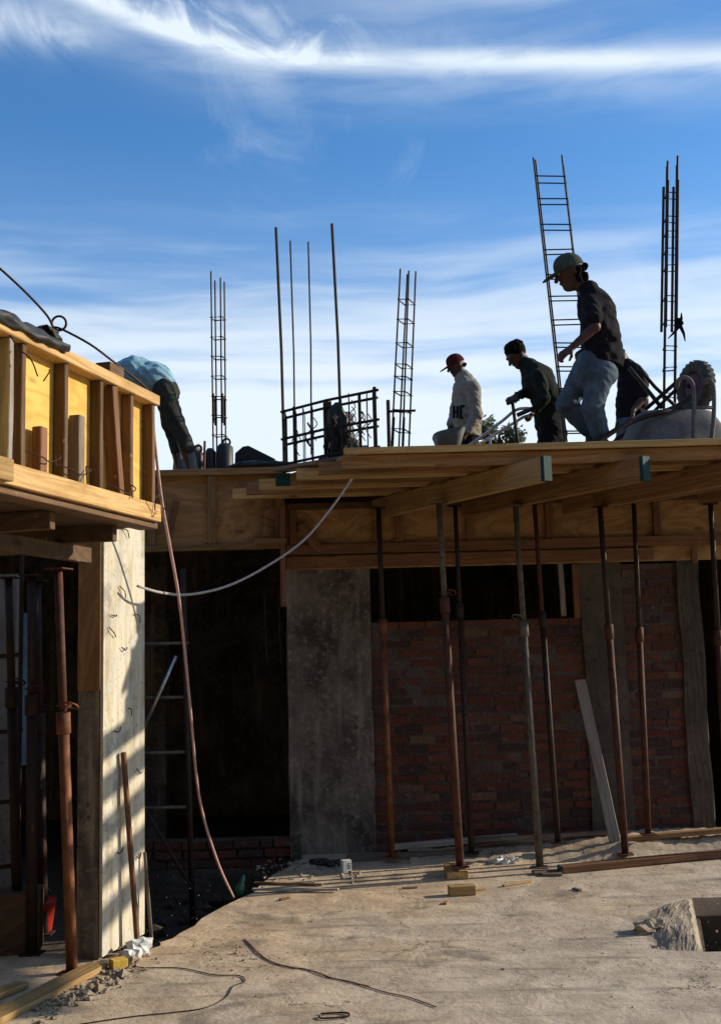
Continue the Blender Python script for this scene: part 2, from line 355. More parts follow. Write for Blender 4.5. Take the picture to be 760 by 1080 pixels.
# ------------------------------------------------------------------ ground and slab
def ground():
    vs = [(-400, -200, -.36), (400, -200, -.36), (400, 900, -.36), (-400, 900, -.36)]
    tagit(mesh('ground', vs, [(0, 1, 2, 3)], M['dirt']), kind='structure')
    e = [G(152, 1006), G(190, 984), G(252, 948), G(285, 925), G(318, 909)]
    t0, t1 = G(741, 1004), G(729, 947)
    pl = [V((-9, -4, 0)), V((12, -4, 0)), V((12, t0.y-.05, 0)), t0, t1, V((12, t1.y-.1, 0)), V((12, 10.28, 0)), V((e[-1].x, 10.28, 0))]+e[::-1]
    pl += [V((e[0].x-.1, e[0].y+.05, 0)), V((-9, 7.3, 0))]
    # jagged edge
    out = []
    for i, p in enumerate(pl):
        out.append(p); q = pl[(i+1) % len(pl)]
        if 7 <= i <= 12:
            for t in (.2, .4, .6, .8):
                r = p.lerp(q, t); out.append(r+V((random.uniform(-.04, .04), random.uniform(-.04, .04), 0)))
    n = len(out); vs = out+[p-V((0, 0, .355)) for p in out]
    tagit(mesh('concrete_slab', vs, [tuple(range(n))]+[(i, (i+1) % n, n+(i+1) % n, n+i)[::-1] for i in range(n)], M['slab']), kind='structure')
    b0, b1 = t0+V((.02, 0, 0)), t1+V((.02, -.02, 0))
    tagit(MB().bar(b1+V((0, 0, -.24)), V((11.9, t1.y-.12, -.24)), .03, .23).bar(b0+V((0, .02, -.24)), b1+V((0, -.02, -.24)), .03, .23).build('trench_side', M['dirt']), kind='structure')
ground()

YW = 10.3
def ambient_blockers():  # out-of-view light blockers, added to deepen the shade on the walls
    """the wing of the building the photographer stands under"""
    tagit(MB().box((0, -3.2, 3.42), (20, 10.2, .16)).build('blocker_roof', M['concrete_grey']), kind='structure')
    tagit(MB().box((0, -4.8, 6.3), (20, 7.4, 5.6)).build('blocker_upper', M['concrete_brown']), kind='structure')
    tagit(MB().box((-9.5, 4, 3.2), (3, 12, 7.2)).build('blocker_side', M['concrete_brown']), kind='structure')
    tagit(MB().box((0, -8.4, 1.5), (20, .2, 3.7)).build('blocker_rear', M['concrete_brown']), kind='structure')
def wx(px, D=YW): return P(px, 690, D).x
# ------------------------------------------------------------------ masonry
def bricks(mb, x0, x1, z0, z1, y, holes=(), bl=.25, bh=.066, j=.022, dep=.11):
    r = 0; z = z0
    while z+bh <= z1+.02:
        wv = random.uniform(-.006, .006)
        x = x0-(bl/2 if r % 2 else 0)+random.uniform(-.02, .02)
        while x < x1-.02:
            L = bl*random.choice((1, 1, 1, .5, .94, 1.08))*random.uniform(.95, 1.05); a, b = max(x, x0), min(x+L, x1)
            if b-a > .04 and not any(a > h[0] and b < h[1] and z+bh > h[2] and z < h[3] for h in holes):
                m = Matrix.Rotation(random.uniform(-.022, .022), 3, 'Y') @ Matrix.Rotation(random.uniform(-.035, .035), 3, 'Z')
                mb.box(((a+b)/2, y+dep/2+random.uniform(-.010, .008), z+wv*math.sin(x*3)+bh/2), (b-a-j*random.uniform(.6, 1.4), dep, bh*random.uniform(.86, 1.06)), m)
            x += L
        z += bh+j; r += 1
def slabbox(name, x0, x1, y0, y1, z0, z1, mat, parent=None, sub=.25, amp=.008):
    """box with an uneven cast surface"""
    bm = bmesh.new(); bmesh.ops.create_cube(bm, size=1)
    bmesh.ops.scale(bm, vec=(x1-x0, y1-y0, z1-z0), verts=bm.verts); bmesh.ops.translate(bm, vec=((x0+x1)/2, (y0+y1)/2, (z0+z1)/2), verts=bm.verts)
    n = max(2, int(max(x1-x0, z1-z0)/sub)); bmesh.ops.subdivide_edges(bm, edges=bm.edges[:], cuts=min(n, 20), use_grid_fill=True)
    ph = random.uniform(0, 9)
    for v in bm.verts:
        c = v.co; v.co = c+V((math.sin(c.z*5+ph)*amp*.35+random.uniform(-amp, amp)*.7, math.sin(c.z*4+c.x*5+ph)*amp*.6+random.uniform(-amp, amp)*.3, 0))
    me = bpy.data.meshes.new(name); bm.to_mesh(me); bm.free(); return link(name, me, mat, parent)
def masonry():
    xa, xb = wx(390), wx(617)
    w = empty('brick_wall', ((xa+xb)/2, YW, 0), 'wide red brick wall under the long dark window opening, between two raw concrete pillars', 'wall')
    zwin0, zwin1 = 2.09, 2.60
    mb = MB(); bricks(mb, xa, xb, .0, zwin0, YW+.01); mb.build('brickwork', M['brick'], w)
    slabbox('mortar_bed', xa, xb, YW+.018, YW+.13, 0, zwin0, M['mortar'], w, .12, .007)
    board('window_post', P(385, 600, YW+.02), P(383, 660, YW+.02), .09, .045, M['wood'], w, up=(0, 1, 0))
    board('window_post', P(607, 595, YW+.02), P(610, 652, YW+.02), .09, .045, M['wood_red'], w, up=(0, 1, 0))
    board('window_post', P(590, 592, YW+.06), P(594, 650, YW+.06), .05, .03, M['wood_white'], w, up=(0, 1, 0))
    xc, xd = wx(657), wx(722)
    w = empty('brick_wall', ((xc+xd)/2, YW, 0), 'narrow red brick panel reaching up to the formwork beam near the right doorway', 'wall')
    mb = MB(); bricks(mb, xc, xd, .0, 2.58, YW+.01); mb.build('brickwork', M['brick'], w)
    slabbox('mortar_bed', xc, xd, YW+.018, YW+.13, 0, 2.58, M['mortar'], w, .12, .007)
    tagit(slabbox('concrete_pillar', wx(303), wx(391), YW-.03, YW+.3, -.36, 2.62, M['concrete_dark'], amp=.01), 'wide stained raw concrete pillar between the black doorway and the brick wall', 'pillar')
    tagit(slabbox('concrete_pillar', wx(615), wx(659), YW-.01, YW+.3, 0, 2.62, M['concrete_brown'], amp=.008), 'brown concrete pillar behind the pale leaning board, between the two brick panels', 'pillar')
    tagit(slabbox('concrete_pillar', wx(718), wx(741), YW-.025, YW+.3, 0, 2.62, M['concrete_brown'], amp=.014), 'ragged edged concrete pillar beside the black right doorway', 'pillar')
    # low brick plinth in the left doorway
    x0, x1 = wx(120), wx(304)
    w = empty('brick_plinth', ((x0+x1)/2, YW, -.36), 'low mortar smeared brick plinth along the bottom of the black left doorway', 'low wall')
    mb = MB(); bricks(mb, x0, x1, -.1, .16, YW-.02); mb.build('brickwork', M['brick'], w)
    slabbox('footing', x0, x1, YW-.05, YW+.12, -.36, -.105, M['concrete_brown'], w)
    MB().box(((x0+x1)/2, YW+.07, .02), (x1-x0, .1, .26)).build('mortar_bed', M['mortar'], w)
    # rooms behind
    tagit(slabbox('back_wall', -7.2, 4.2, 15.5, 15.7, -.36, 3.36, M['concrete_dark']), kind='structure')
    tagit(slabbox('side_wall', -7.2, -7, 10.3, 15.5, -.36, 3.34, M['concrete_dark']), kind='structure')
    tagit(slabbox('side_wall', 3.7, 3.9, 10.5, 15.5, -.36, 3.3, M['concrete_dark']), kind='structure')
    tagit(slabbox('partition_wall', wx(150, 12.5), wx(175, 12.5), 12.5, 12.7, -.36, 3.3, M['concrete_dark']), kind='structure')
    
    tagit(slabbox('interior_floor', wx(303), 4.0, YW+.3, 15.5, -.3, -.01, M['concrete_grey']), kind='structure')
    # pale reveal strips seen through the doorway
    t = empty('rebar_bundle', P(290, 720, 11.2), 'thin pale wired steel strips standing inside the black doorway beside the concrete pillar', 'reinforcement')
    for px in (279, 294):
        MB().path([P(px, 625, 11.3), P(px+1, 660, 11.3), P(px+3, 700, 11.28)], .012, 5).build('strip', M['steel_grey'], t)
masonry(); ambient_blockers()

# ------------------------------------------------------------------ timber deck
ZB, ZT = 3.05, 3.24           # long beams
ZJ = 3.34; ZD = 3.38
YF = 8.35                     # front edge of the boarding
DIAG = V((-.60, 1, 0)).normalized()
def deck():
    d = empty('timber_deck', (1, YF, 0), 'broad timber roof deck on joists, with the workers on top and steel props below', 'deck')
    # boarding: sheets side by side, front row visible edge on
    pl = [V((3.15, YF, 0)), V((.02, YF, 0)), V((-.98, 10.04, 0)), V((-7.2, 10.04, 0)), V((-7.2, 15.7, 0)), V((4.25, 15.7, 0)), V((4.25, 10.4, 0))]
    n = len(pl); vs = [p+V((0, 0, ZD)) for p in pl]+[p+V((0, 0, ZJ+.003)) for p in pl]
    mesh('decking', vs, [tuple(range(n))[::-1], tuple(range(n, 2*n))]+[(i, (i+1) % n, n+(i+1) % n, n+i) for i in range(n)], M['ply_brown'], d)
    board('edge_board', (-.12, YF-.02, ZD-.015), (3.2, YF-.02, ZD-.015), .035, .05, M['wood_lit'], d)
    # joists parallel to the front edge; left ends step back along the diagonal edge
    ends = [(365, 489), (340, 494), (316, 501), (294, 507), (276, 511), (262, 516), (247, 523)]
    for i, (px, py) in enumerate(ends):
        zc = (ZT+ZJ)/2-(.0 if i != 0 else 0)
        p = G(px, py, zc); y = YF+.055+i*.252
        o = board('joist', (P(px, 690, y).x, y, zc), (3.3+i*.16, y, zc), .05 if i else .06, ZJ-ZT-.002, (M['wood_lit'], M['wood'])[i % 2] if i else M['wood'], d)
        if i == 3:
            q = V((P(px, 690, y).x, y, zc)); MB().box(q+V((.06, 0, 0)), (.125, .056, ZJ-ZT+.004)).build('paint_mark', M['green_paint'], d)
    for k in range(7, 20):
        y = YF+.055+k*.285
        if y < 10.1 or y > 10.45: board('joist', (-1.1 if y < 10.1 else -7, y, (ZT+ZJ)/2), (min(4.2, 3.3+k*.16), y, (ZT+ZJ)/2), .05, ZJ-ZT-.002, M['wood'], d)
    # beams across, protruding to the front
    for k, px in enumerate((577, 681, 793)):
        a = G(px, 494, (ZB+ZT)/2); b = a+DIAG*((YW-.12-a.y)/DIAG.y)
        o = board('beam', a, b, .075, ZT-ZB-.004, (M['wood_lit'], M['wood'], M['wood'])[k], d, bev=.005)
        if k < 2: board('painted_end', a-DIAG*.004, a+DIAG*.035, .081, ZT-ZB+.004, M['green_paint'], d)
    # header strip beam at the back of the joists, left
    for x0 in (-1.0,):
        a = V((x0+.95, 8.75, (ZB+ZT)/2)); 
    # unseen bare beams added right of view, to cast the column's shadow stripes
    for k in range(5):
        a = V((3.6+k*.80, 8.0, 3.16)); b = a+DIAG*2.4
        board('beam', a, b, .08, .14, M['wood'], d)
    for k in range(1): board('joist', (3.6, 10.2, 3.29), (6.4, 10.2, 3.29), .05, .096, M['wood'], d)
deck()

def headers():
    # left: open faced beam form standing on the doorway
    y = 10.0; z0 = 2.78; z1 = 3.54; xr = wx(302, y)
    f = empty('beam_formwork', ((xr-4)/2, y, z0), 'brown plywood beam form spanning above the black left doorway, dark heap on top', 'formwork')
    board('plywood_sheet', (-6.0, y+.04, (z0+z1)/2), (xr, y+.04, (z0+z1)/2), .018, z1-z0-.02, M['ply_brown'], f)
    board('top_plate', (-6.0, y, z1-.03), (xr+.0, y, z1-.03), .09, .06, M['wood'], f)
    board('bottom_plate', (-6.0, y, z0+.03), (xr, y, z0+.03), .09, .055, M['wood'], f)
    for px in (60, 118, 160, 225, 297): board('stud', (wx(px, y), y-.002, z0+.06), (wx(px, y), y-.002, z1-.062), .05, .075, M['wood'], f, up=(1, 0, 0))
    board('loose_block', P(186, 528, y-.06), P(178, 566, y-.06), .06, .035, M['wood_red'], f, up=(0, 1, 0))
    board('loose_block', P(281, 538, y-.06), P(281, 566, y-.06), .07, .04, M['wood'], f, up=(0, 1, 0))
    board('loose_block', P(268, 571, y-.07), P(302, 571, y-.07), .05, .05, M['wood'], f)
    mb = MB(); mb.path([P(274, 545, y-.1), P(290, 549, y-.1), P(276, 553, y-.1), P(290, 557, y-.1)], .004, 4); mb.build('tie_wire', M['wire'], f)
    board('corner_post', P(298, 533, y-.05), P(299, 640, y-.02), .05, .05, M['wood_red'], f, up=(0, 1, 0))
    # centre and right: plywood, studs and a doubled waler
    y = YW-.06; z0, z1 = 2.6, 3.23; xl = wx(304, y); xr = wx(705, y)
    f = empty('beam_formwork', ((xl+xr)/2, y, z0), 'long plywood beam form with doubled boards above the brick wall, under the deck', 'formwork')
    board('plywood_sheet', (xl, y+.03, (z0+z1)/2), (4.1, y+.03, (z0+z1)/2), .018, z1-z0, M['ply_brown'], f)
    board('waler', (xl, y-.03, 2.67), (xr-.1, y-.03, 2.67), .06, .105, M['wood_red'], f)
    board('waler', (xl, y-.02, 2.785), (4.1, y-.02, 2.785), .05, .095, M['wood_red'], f)
    board('top_strip', (xl, y-.01, 3.2), (4.1, y-.01, 3.2), .05, .06, M['ply_dark'], f)
    for px in (312, 402, 425, 500, 585, 700): board('stud', (wx(px, y), y-.01, 2.84), (wx(px, y), y-.01, 3.17), .05, .07, M['wood_red'], f, up=(1, 0, 0))
    board('loose_block', P(317, 553, y-.06), P(335, 578, y-.06), .09, .04, M['wood'], f, up=(0, 1, 0))
    board('short_post', P(731, 578, y-.02), P(732, 594, y-.02), .05, .04, M['wood_red'], f, up=(0, 1, 0))
headers()

# ------------------------------------------------------------------ near left beam form, column
U = V((.27, 1, 0)).normalized(); NRM = V((U.y, -U.x, 0))      # along the face, out of the face
E0 = G(170, 548, 2.6)                                        # lower far corner of the face
def fp(s, z, out=0.0): return V((E0.x, E0.y, 0))-U*s+NRM*out+V((0, 0, z))      # s metres back from the far end
def px_s(px):                                                # face position under a photo column
    r = ray(px, 560); k = r.x/r.y; e = V((E0.x, E0.y, 0))
    return (e.x-k*e.y)/(U.x-k*U.y)
def left_form():
    f = empty('beam_formwork', fp(1, 2.58), 'sunlit yellow plywood beam form with upright studs, high at the left', 'formwork')
    z0, z1 = 2.585, 3.33; L = 3.4
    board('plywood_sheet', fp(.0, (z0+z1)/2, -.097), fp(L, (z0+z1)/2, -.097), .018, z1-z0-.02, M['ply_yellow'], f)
    board('top_plate', fp(0, z1-.03, -.06), fp(L, z1-.03, -.06), .11, .06, M['wood_lit'], f)
    board('bottom_plate', fp(0.0, z0+.05, -.02), fp(1.62, z0+.05, -.02), .045, .10, M['wood_lit'], f)
    board('bottom_plate', fp(1.56, z0+.055, .024), fp(L, z0+.055, .024), .04, .10, M['wood_lit'], f)
    board('bottom_ledger', fp(-.02, z0-.02, -.09), fp(L, z0-.02, -.09), .12, .035, M['stud'], f)
    for px, m in ((15, 'wood_white'), (29, 'stud'), (74, 'stud'), (112, 'stud'), (144, 'stud'), (166.5, 'stud')):
        s = px_s(px); board('stud', fp(s, z0+.1, -.056), fp(s, z1-.062, -.056), .062, .036, M[m], f, up=tuple(U))
    # offcuts wedged between the studs, tied with wire
    for px, ya, yb, w, h, m, lean in ((49, 450, 507, .05, .06, 'wood_red', 0), (88, 438, 515, .06, .06, 'wood_old', .0), (131, 411, 527, .06, .055, 'wood_red', .085)):
        s = px_s(px); b = P(px, yb, fp(s, 0).y); t = P(px, ya, fp(s, 0).y)
        zb, zt = b.z, t.z
        board('loose_block', fp(s-lean*.0, max(zb, z0+.1), -.04), fp(s+lean, zt, -.04), w, h, M[m], f, up=tuple(U))
    for px, py in ((43, 483), (77, 497), (127, 517)):
        s = px_s(px); z = P(px, py, fp(s, 0).y).z
        MB().path(smoothpath([fp(s+.10, z+.02, -.03), fp(s+.02, z, .015), fp(s-.06, z-.01, .01), fp(s-.12, z+.02, .03), fp(s-.16, z+.05, -.02), fp(s-.10, z-.03, .02)]), .0035, 5).build('tie_wire', M['wire'], f)
    for a, b in (((20, 368), (40, 397)), ((52, 390), (46, 402)), ((20, 385), (8, 350))):
        s = px_s(a[0]); MB().path(smoothpath([P(a[0], a[1], fp(s, 0).y-.03), P((a[0]+b[0])/2+3, (a[1]+b[1])/2-3, fp(s, 0).y-.08), P(b[0], b[1], fp(s, 0).y-.05)]), .0035, 5).build('tie_wire', M['wire'], f)
    MB().path(smoothpath([fp(.12, 2.64, .02), fp(.17, 2.70, .05), fp(.08, 2.72, .04), fp(.1, 2.62, .05), fp(.04, 2.66, .04)]), .004, 5).build('tie_wire', M['wire'], f)
    # soffit deck behind the face
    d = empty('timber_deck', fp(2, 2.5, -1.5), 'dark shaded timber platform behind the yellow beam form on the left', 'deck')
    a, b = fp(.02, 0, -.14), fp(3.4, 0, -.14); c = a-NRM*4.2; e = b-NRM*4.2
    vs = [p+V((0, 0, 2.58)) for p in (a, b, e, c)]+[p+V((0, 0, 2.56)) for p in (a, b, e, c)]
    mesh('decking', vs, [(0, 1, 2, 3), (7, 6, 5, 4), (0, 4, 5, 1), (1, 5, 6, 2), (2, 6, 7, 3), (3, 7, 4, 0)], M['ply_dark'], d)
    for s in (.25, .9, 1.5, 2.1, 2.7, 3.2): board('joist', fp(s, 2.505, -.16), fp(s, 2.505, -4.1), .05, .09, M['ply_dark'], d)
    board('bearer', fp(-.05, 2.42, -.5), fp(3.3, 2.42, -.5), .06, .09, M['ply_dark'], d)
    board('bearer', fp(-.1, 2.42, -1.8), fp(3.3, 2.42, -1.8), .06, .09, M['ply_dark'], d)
    # tarpaulin roll on the top plate
    t = MB(); n = 16; m = 110; vs = []; rr = random.Random(21); ss = np.linspace(1.02, 3.35, m)
    ph = [rr.uniform(0, 6) for _ in range(4)]
    for i, s in enumerate(ss):
        pin = .55+.45*min(1, abs(math.sin(s*6.2+.6))*2.2); end = min(1, (s-1.0)*14)**.5
        for k in range(n):
            a = 2*math.pi*k/n; q = 1+.16*math.sin(3*a+s*11+ph[0])+.10*math.sin(5*a-s*27+ph[1])+.05*math.sin(60*s+2*a)+rr.uniform(-.03, .03)
            vs.append(fp(s, z1+.012+.036*math.sin(a)*q*pin*end-(.02 if math.cos(a) > .5 else 0), -.045+.068*math.cos(a)*q*(.8+.2*pin)*end))
    t.add(vs, [(i*n+k, i*n+(k+1) % n, (i+1)*n+(k+1) % n, (i+1)*n+k) for i in range(m-1) for k in range(n)]+[tuple(range(n))])
    t.build('rolled_tarpaulin', M['tarp'], None, True); tagit(col.objects[-1], 'lumpy rolled black tarpaulin lying along the top of the yellow form', 'tarpaulin')
    t = MB(); 
    for i, (px, py) in enumerate(((42, 350), (50, 349), (56, 353))):
        t.blob(P(px, py, 5.35), (.06, .08, .022), Matrix.Rotation(.3*i, 3, 'Y'), .3, 1, i)
    o = t.build('folded_sacking', M['tarp']); tagit(o, 'small crumpled dark sacking scrap on top of the yellow form, beside the wire', 'sacking')
    s = px_s(127); o = board('timber_offcut', fp(s+.09, z1+.03, -.06), fp(s-.07, z1+.03, -.06), .09, .06, M['stud']); tagit(o, 'dark timber offcut lying on top of the yellow form in front of the blue shirt', 'offcut')
left_form()

def column():
    a = G(107, 1013); t = .55
    near = V((a.x, a.y, 0)); far = near+U*t; w = .17
    zt = 2.76
    c = empty('formed_column', near, 'tall narrow concrete column with pale sunlit cement splashed side and brown plywood on its front', 'column')
    nl, fl = near-NRM*w, far-NRM*w
    vs = [p+V((0, 0, z)) for z in (0, zt) for p in (near-NRM*.02, far-NRM*.02, fl, nl)]
    bm = MB().add(vs, [(0, 1, 5, 4), (1, 2, 6, 5), (2, 3, 7, 6), (3, 0, 4, 7), (4, 5, 6, 7)])
    bm.build('core', M['concrete_dark'], c)
    # pale side sheet
    sm = bpy.data.materials.get('pale_form_sheet') or palesheet()
    panel('side_sheet', near+U*-.01, far+U*.01, .02, zt, .022, sm, c)
    # plywood front
    board('front_sheet', nl.lerp(near, .5)-U*.012-NRM*.0+V((0, 0, 1.62)), nl.lerp(near, .5)-U*.012+V((0, 0, zt-.02)), .16, .02, M['ply_brown'], c, up=tuple(U))
    for px, py in ((127, 624), (118, 650), (116, 668), (128, 686), (134, 748), (121, 772), (130, 560), (143, 650), (122, 900), (143, 815), (143, 905)):
        r = ray(px, py); k = (near-V((0, 0, CAMZ))).dot(NRM)/r.dot(NRM); p = V((0, 0, CAMZ))+r*k+NRM*.022
        MB().path(smoothpath([p+U*random.uniform(-.06, -.02)+V((0, 0, random.uniform(0, .04))), p+NRM*.01, p+U*random.uniform(.02, .06)+V((0, 0, random.uniform(-.05, .03)))], 3), .004, 4).build('tie_wire', M['wire'], c)
    # timber and bar leaning on it
    r0, r1 = G(134, 992, .0), P(124, 771, 6.65)
    o = board('leaning_batten', V((near+U*.28+NRM*.10).to_tuple()[:2]+(0.02,)), V((near+U*.20+NRM*.04).to_tuple()[:2]+(1.22,)), .032, .028, M['wood_red'], None, up=tuple(NRM)); tagit(o, 'thin dark red batten leaning against the sunlit side of the column', 'batten')
    b = near+U*.50+NRM*.09; o = MB().path([b+V((0, 0, .0)), b+V((0, 0, .55))-NRM*.05], .011, 8).build('steel_stake', M['steel_grey']); tagit(o, 'short grey steel stake beside the foot of the sunlit column', 'stake')
    board('head_bearer', P(58, 549, 6.35), P(131, 552, 6.5), .06, .07, M['wood_old'], c)
    board('head_block', P(104, 540, 6.2), P(116, 552, 6.3), .06, .06, M['wood'], c)
def palesheet():
    def fn(w, tc, oi):
        v = tc.outputs['Object']; st = w.noise(w.n('ShaderNodeMapping', i={'Vector': v, 'Scale': (9, 9, 1.1)}).outputs[0], 1.3, 7, .65, .5)
        n = w.noise(v, 5, 8, .65); d = w.noise(v, 35, 5, .6)
        c = w.mix(w.rng(st, .38, .66), (.62, .565, .44), (.40, .33, .21)); c = w.mix(w.rng(n, .46, .62, 0, .85), c, (.50, .48, .42)); c = w.mix(w.rng(w.noise(v, 2.2, 8, .7, .5), .52, .62, 0, .7), c, (.26, .23, .18))
        c = w.mix(w.rng(d, .58, .72, 0, .7), c, (.20, .15, .09)); 
        return c, w.m('ADD', n, w.m('MULTIPLY', d, .4)), .6, .01, None
    return pbr('pale_form_sheet', fn, .85)
column()

# ------------------------------------------------------------------ adjustable steel props
def prop(base, top, split, label, mat, mat2=None, r=.028, group='steel props under the deck', ring=True, ringside=1):
    """base, top: world points; split: share of the height taken by the outer tube"""
    base, top = V(base), V(top); t = empty('steel_prop', base, label, 'prop', group)
    m = base.lerp(top, split); mat2 = mat2 or mat; ax = (top-base).normalized()
    MB().path([base+ax*.008, m], r, 12).build('outer_tube', M[mat], t, True)
    MB().path([m-ax*.05, top-ax*.008], r*.78, 12).build('inner_tube', M[mat2], t, True)
    cl = MB(); cl.path([m-ax*.10, m-ax*.095, m+ax*.03, m+ax*.035], [r*1.05, r*1.3, r*1.3, r*.8], 12); cl.build('collar', M[mat], t, True)
    if ring:
        mb = MB(); c = m+ax*.07+V((ringside*.055, -.02, 0)); mb.ring(c, (0.2, .5, 1), .042, .0065, 16, 6); mb.path([m+ax*.07-V((.04, 0, 0)), c], .006, 6); mb.build('pin_handle', M[mat], t, True)
    hl = MB()
    for k in range(1, 5):
        p = m+ax*(.12*k); hl.path([p+V((0, -r*.8, 0)), p+V((0, -r*.74, 0))], .007, 8)
    hl.build('pin_holes', M['wire'], t)
    hb = Matrix.Rotation(random.uniform(-.3, .3), 3, 'Z')
    MB().box(base+V((0, 0, .004)), (.13, .13, .008), hb).build('base_plate', M[mat], t)
    MB().box(top-V((0, 0, .004)), (.13, .13, .008), hb).build('head_plate', M[mat2], t)
    return t
def props():
    L = [ # top px, base px, base py, base z, split, mat, mat2, label
        (399, 413, 905, 0, .66, 'rust_orange', 'rust_dark', 'rusty orange prop in front of the left end of the brick wall'),
        (463, 485, 914, .085, .72, 'rust', 'steel_grey', 'rusty steel prop standing on stacked wood blocks'),
        (480, 497, 900, 0, .7, 'rust_dark', 'rust_dark', 'dark steel prop directly behind the one standing on wood blocks'),
        (544, 569, 915, .0, .66, 'steel_grey', 'steel_grey', 'grey cement coated prop with a pin handle, on a small timber pad'),
        (564, 588, 889, 0, .66, 'rust_dark', 'rust', 'dark rusty prop behind and right of the grey cement coated prop'),
        (633, 659, 901, .055, .64, 'rust', 'rust_dark', 'dark red prop standing on the long timber right of the leaning pale board'),
        (669, 683, 880, 0, .60, 'rust', 'rust_dark', 'thin rusty prop in front of the narrow brick panel at the right'),
        (750, 770, 905, 0, .62, 'rust', 'rust_dark', 'rusty prop at the right edge in front of the black doorway'),
    ]
    for i, (tx, bx, by, bz, sp, m, m2, lab) in enumerate(L):
        b = G(bx, by, bz)
        if b.y > 9.75: b = P(bx, by, 9.8)
        t = V((P(tx, 540, b.y).x, b.y+.02, ZB))
        if b.y > 9.6: t.z = 3.12
        prop(b, t, sp, lab, m, m2, r=(.03, .032, .026, .032, .026, .031, .028, .03)[i], ring=i in (3, 1), ringside=-1 if i == 3 else 1)
    # the hooked pin chain beside the grey prop
    # left group beneath the dark platform
    b = G(76, 1026); prop(b, V((P(62, 560, b.y).x, b.y, 2.37)), .62, 'orange rusty prop in front of the concrete column at the left, nearest the camera', 'rust_orange', 'rust', .034, 'props under the left platform')
    for bx, by, tx, sp, m, lab in ((34, 1006, 34, .66, 'rust_dark', 'dark prop with a worn collar second from the left edge'),
                               (46, 985, 40, .6, 'rust_dark', 'blackish prop just left of the orange rusty prop'),
                               (20, 1000, 10, .68, 'rust_dark', 'dark prop nearest the left edge of the photograph')):
        b = G(bx, by); prop(b, V((P(tx, 560, b.y).x, b.y, 2.37)), sp, lab, m, m, .034, 'props under the left platform')
props()

# ------------------------------------------------------------------ steel frame and items at the left
def left_things():
    D = 9.2
    t = empty('scaffold_frame', P(203, 950, D), 'rusty welded steel scaffold frame standing in the black left doorway', 'scaffold')
    zb = -.355
    a, b = P(193, 600, D), P(203, 930, D); b.z = zb
    MB().path([a, b], .024, 10).build('upright', M['rust_dark'], t, True)
    a, b = P(120, 600, D), P(135, 930, D); b.z = zb
    MB().path([a, b], .024, 10).build('upright', M['rust_dark'], t, True)
    for y in (678, 735, 793, 851): MB().path([P(124, y+2, D), P(199, y, D)], .013, 8).build('rung', M['steel_grey'], t, True)
    MB().path([P(150, 772, D-.03), P(186, 692, D-.03)], .014, 8).build('brace', M['galv'], t, True)
    MB().path([P(153, 853, D-.03), P(203, 938, D-.03)], .013, 8).build('brace', M['rust_dark'], t, True)
    # background behind the left props: unrendered wall panels
    for px0, px1, y0, y1, lab in ((-60, 14, 622, 718, 'upper grey block panel'), (-60, 16, 722, 940, 'lower')):
        pass
    D = 8.6
    o = slabbox('block_wall', P(-140, 690, D).x, P(17, 690, D).x, D, D+.15, -.36, 2.5, M['concrete_grey']); tagit(o, 'grey speckled block wall at the far left behind the dark props', 'wall')
    o = slabbox('blue_panel', P(22, 690, D+.2).x, P(33, 690, D+.2).x, D+.2, D+.22, 1.0, 2.2, M['blue_sheet'], sub=.5, amp=.002); tagit(o, 'narrow pale blue upright panel behind the dark props at the left', 'panel')
    t = empty('ladder_frame', P(10, 930, 7.6), 'black steel frame with flat cross bars at the left edge behind the dark props', 'frame')
    for px in (-8, 24): MB().path([P(px, 560, 7.6), V((P(px, 560, 7.6).x, 7.6, -.355))], .016, 8).build('upright', M['rust_dark'], t)
    for y in (690, 770, 844, 912): MB().bar(P(-8, y+3, 7.6), P(24, y, 7.6), .02, .03).build('cross_bar', M['rust_dark'], t)
    # red bucket
    c = G(14, 1004) + V((0, .5, 0)); c.z = 0
    t = empty('red_bucket', c, 'red plastic bucket in the dark behind the props at the left', 'bucket')
    MB().path([c+V((0, 0, z)) for z in (0, .01, .2, .21)], [.09, .10, .125, .13], 20).build('body', M['red_plastic'], t, True)
    MB().ring(c+V((0, 0, .2)), (0, 1, .3), .12, .003, 20, 5).build('handle', M['wire'], t)
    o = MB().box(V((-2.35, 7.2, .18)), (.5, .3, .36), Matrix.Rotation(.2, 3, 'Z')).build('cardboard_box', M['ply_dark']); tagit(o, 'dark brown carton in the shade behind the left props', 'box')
    # planks on the ground bottom left
    a, b = G(-40, 1092, .02), G(104, 1018, .02)
    o = board('ground_plank', a, b, .13, .035, M['wood_lit']); tagit(o, 'long pale plank on the ground running from the bottom left corner to the column', 'plank')
    a, b = G(-60, 1070, .02), G(24, 1038, .02)
    o = board('ground_plank', a, b, .10, .03, M['wood_lit']); tagit(o, 'short pale plank on the ground at the left edge, left of the long one', 'plank')
    # yellow block, bag
    o = board('yellow_block', G(117, 1018, .03), G(133, 1015, .03), .07, .06, M['yellow_block']); tagit(o, 'small yellow painted block on the ground at the foot of the column', 'block')
    bag = MB()
    for i, (px, py, s) in enumerate(((140, 1006, .06), (147, 1001, .07), (151, 996, .055), (135, 1008, .05))): bag.blob(G(px, py, .03), (s, s*.8, s*.75), None, .35, 2, i)
    o = bag.build('plastic_bag', M['white_plastic']); tagit(o, 'crumpled white plastic bag against the foot of the sunlit column', 'bag')
left_things()

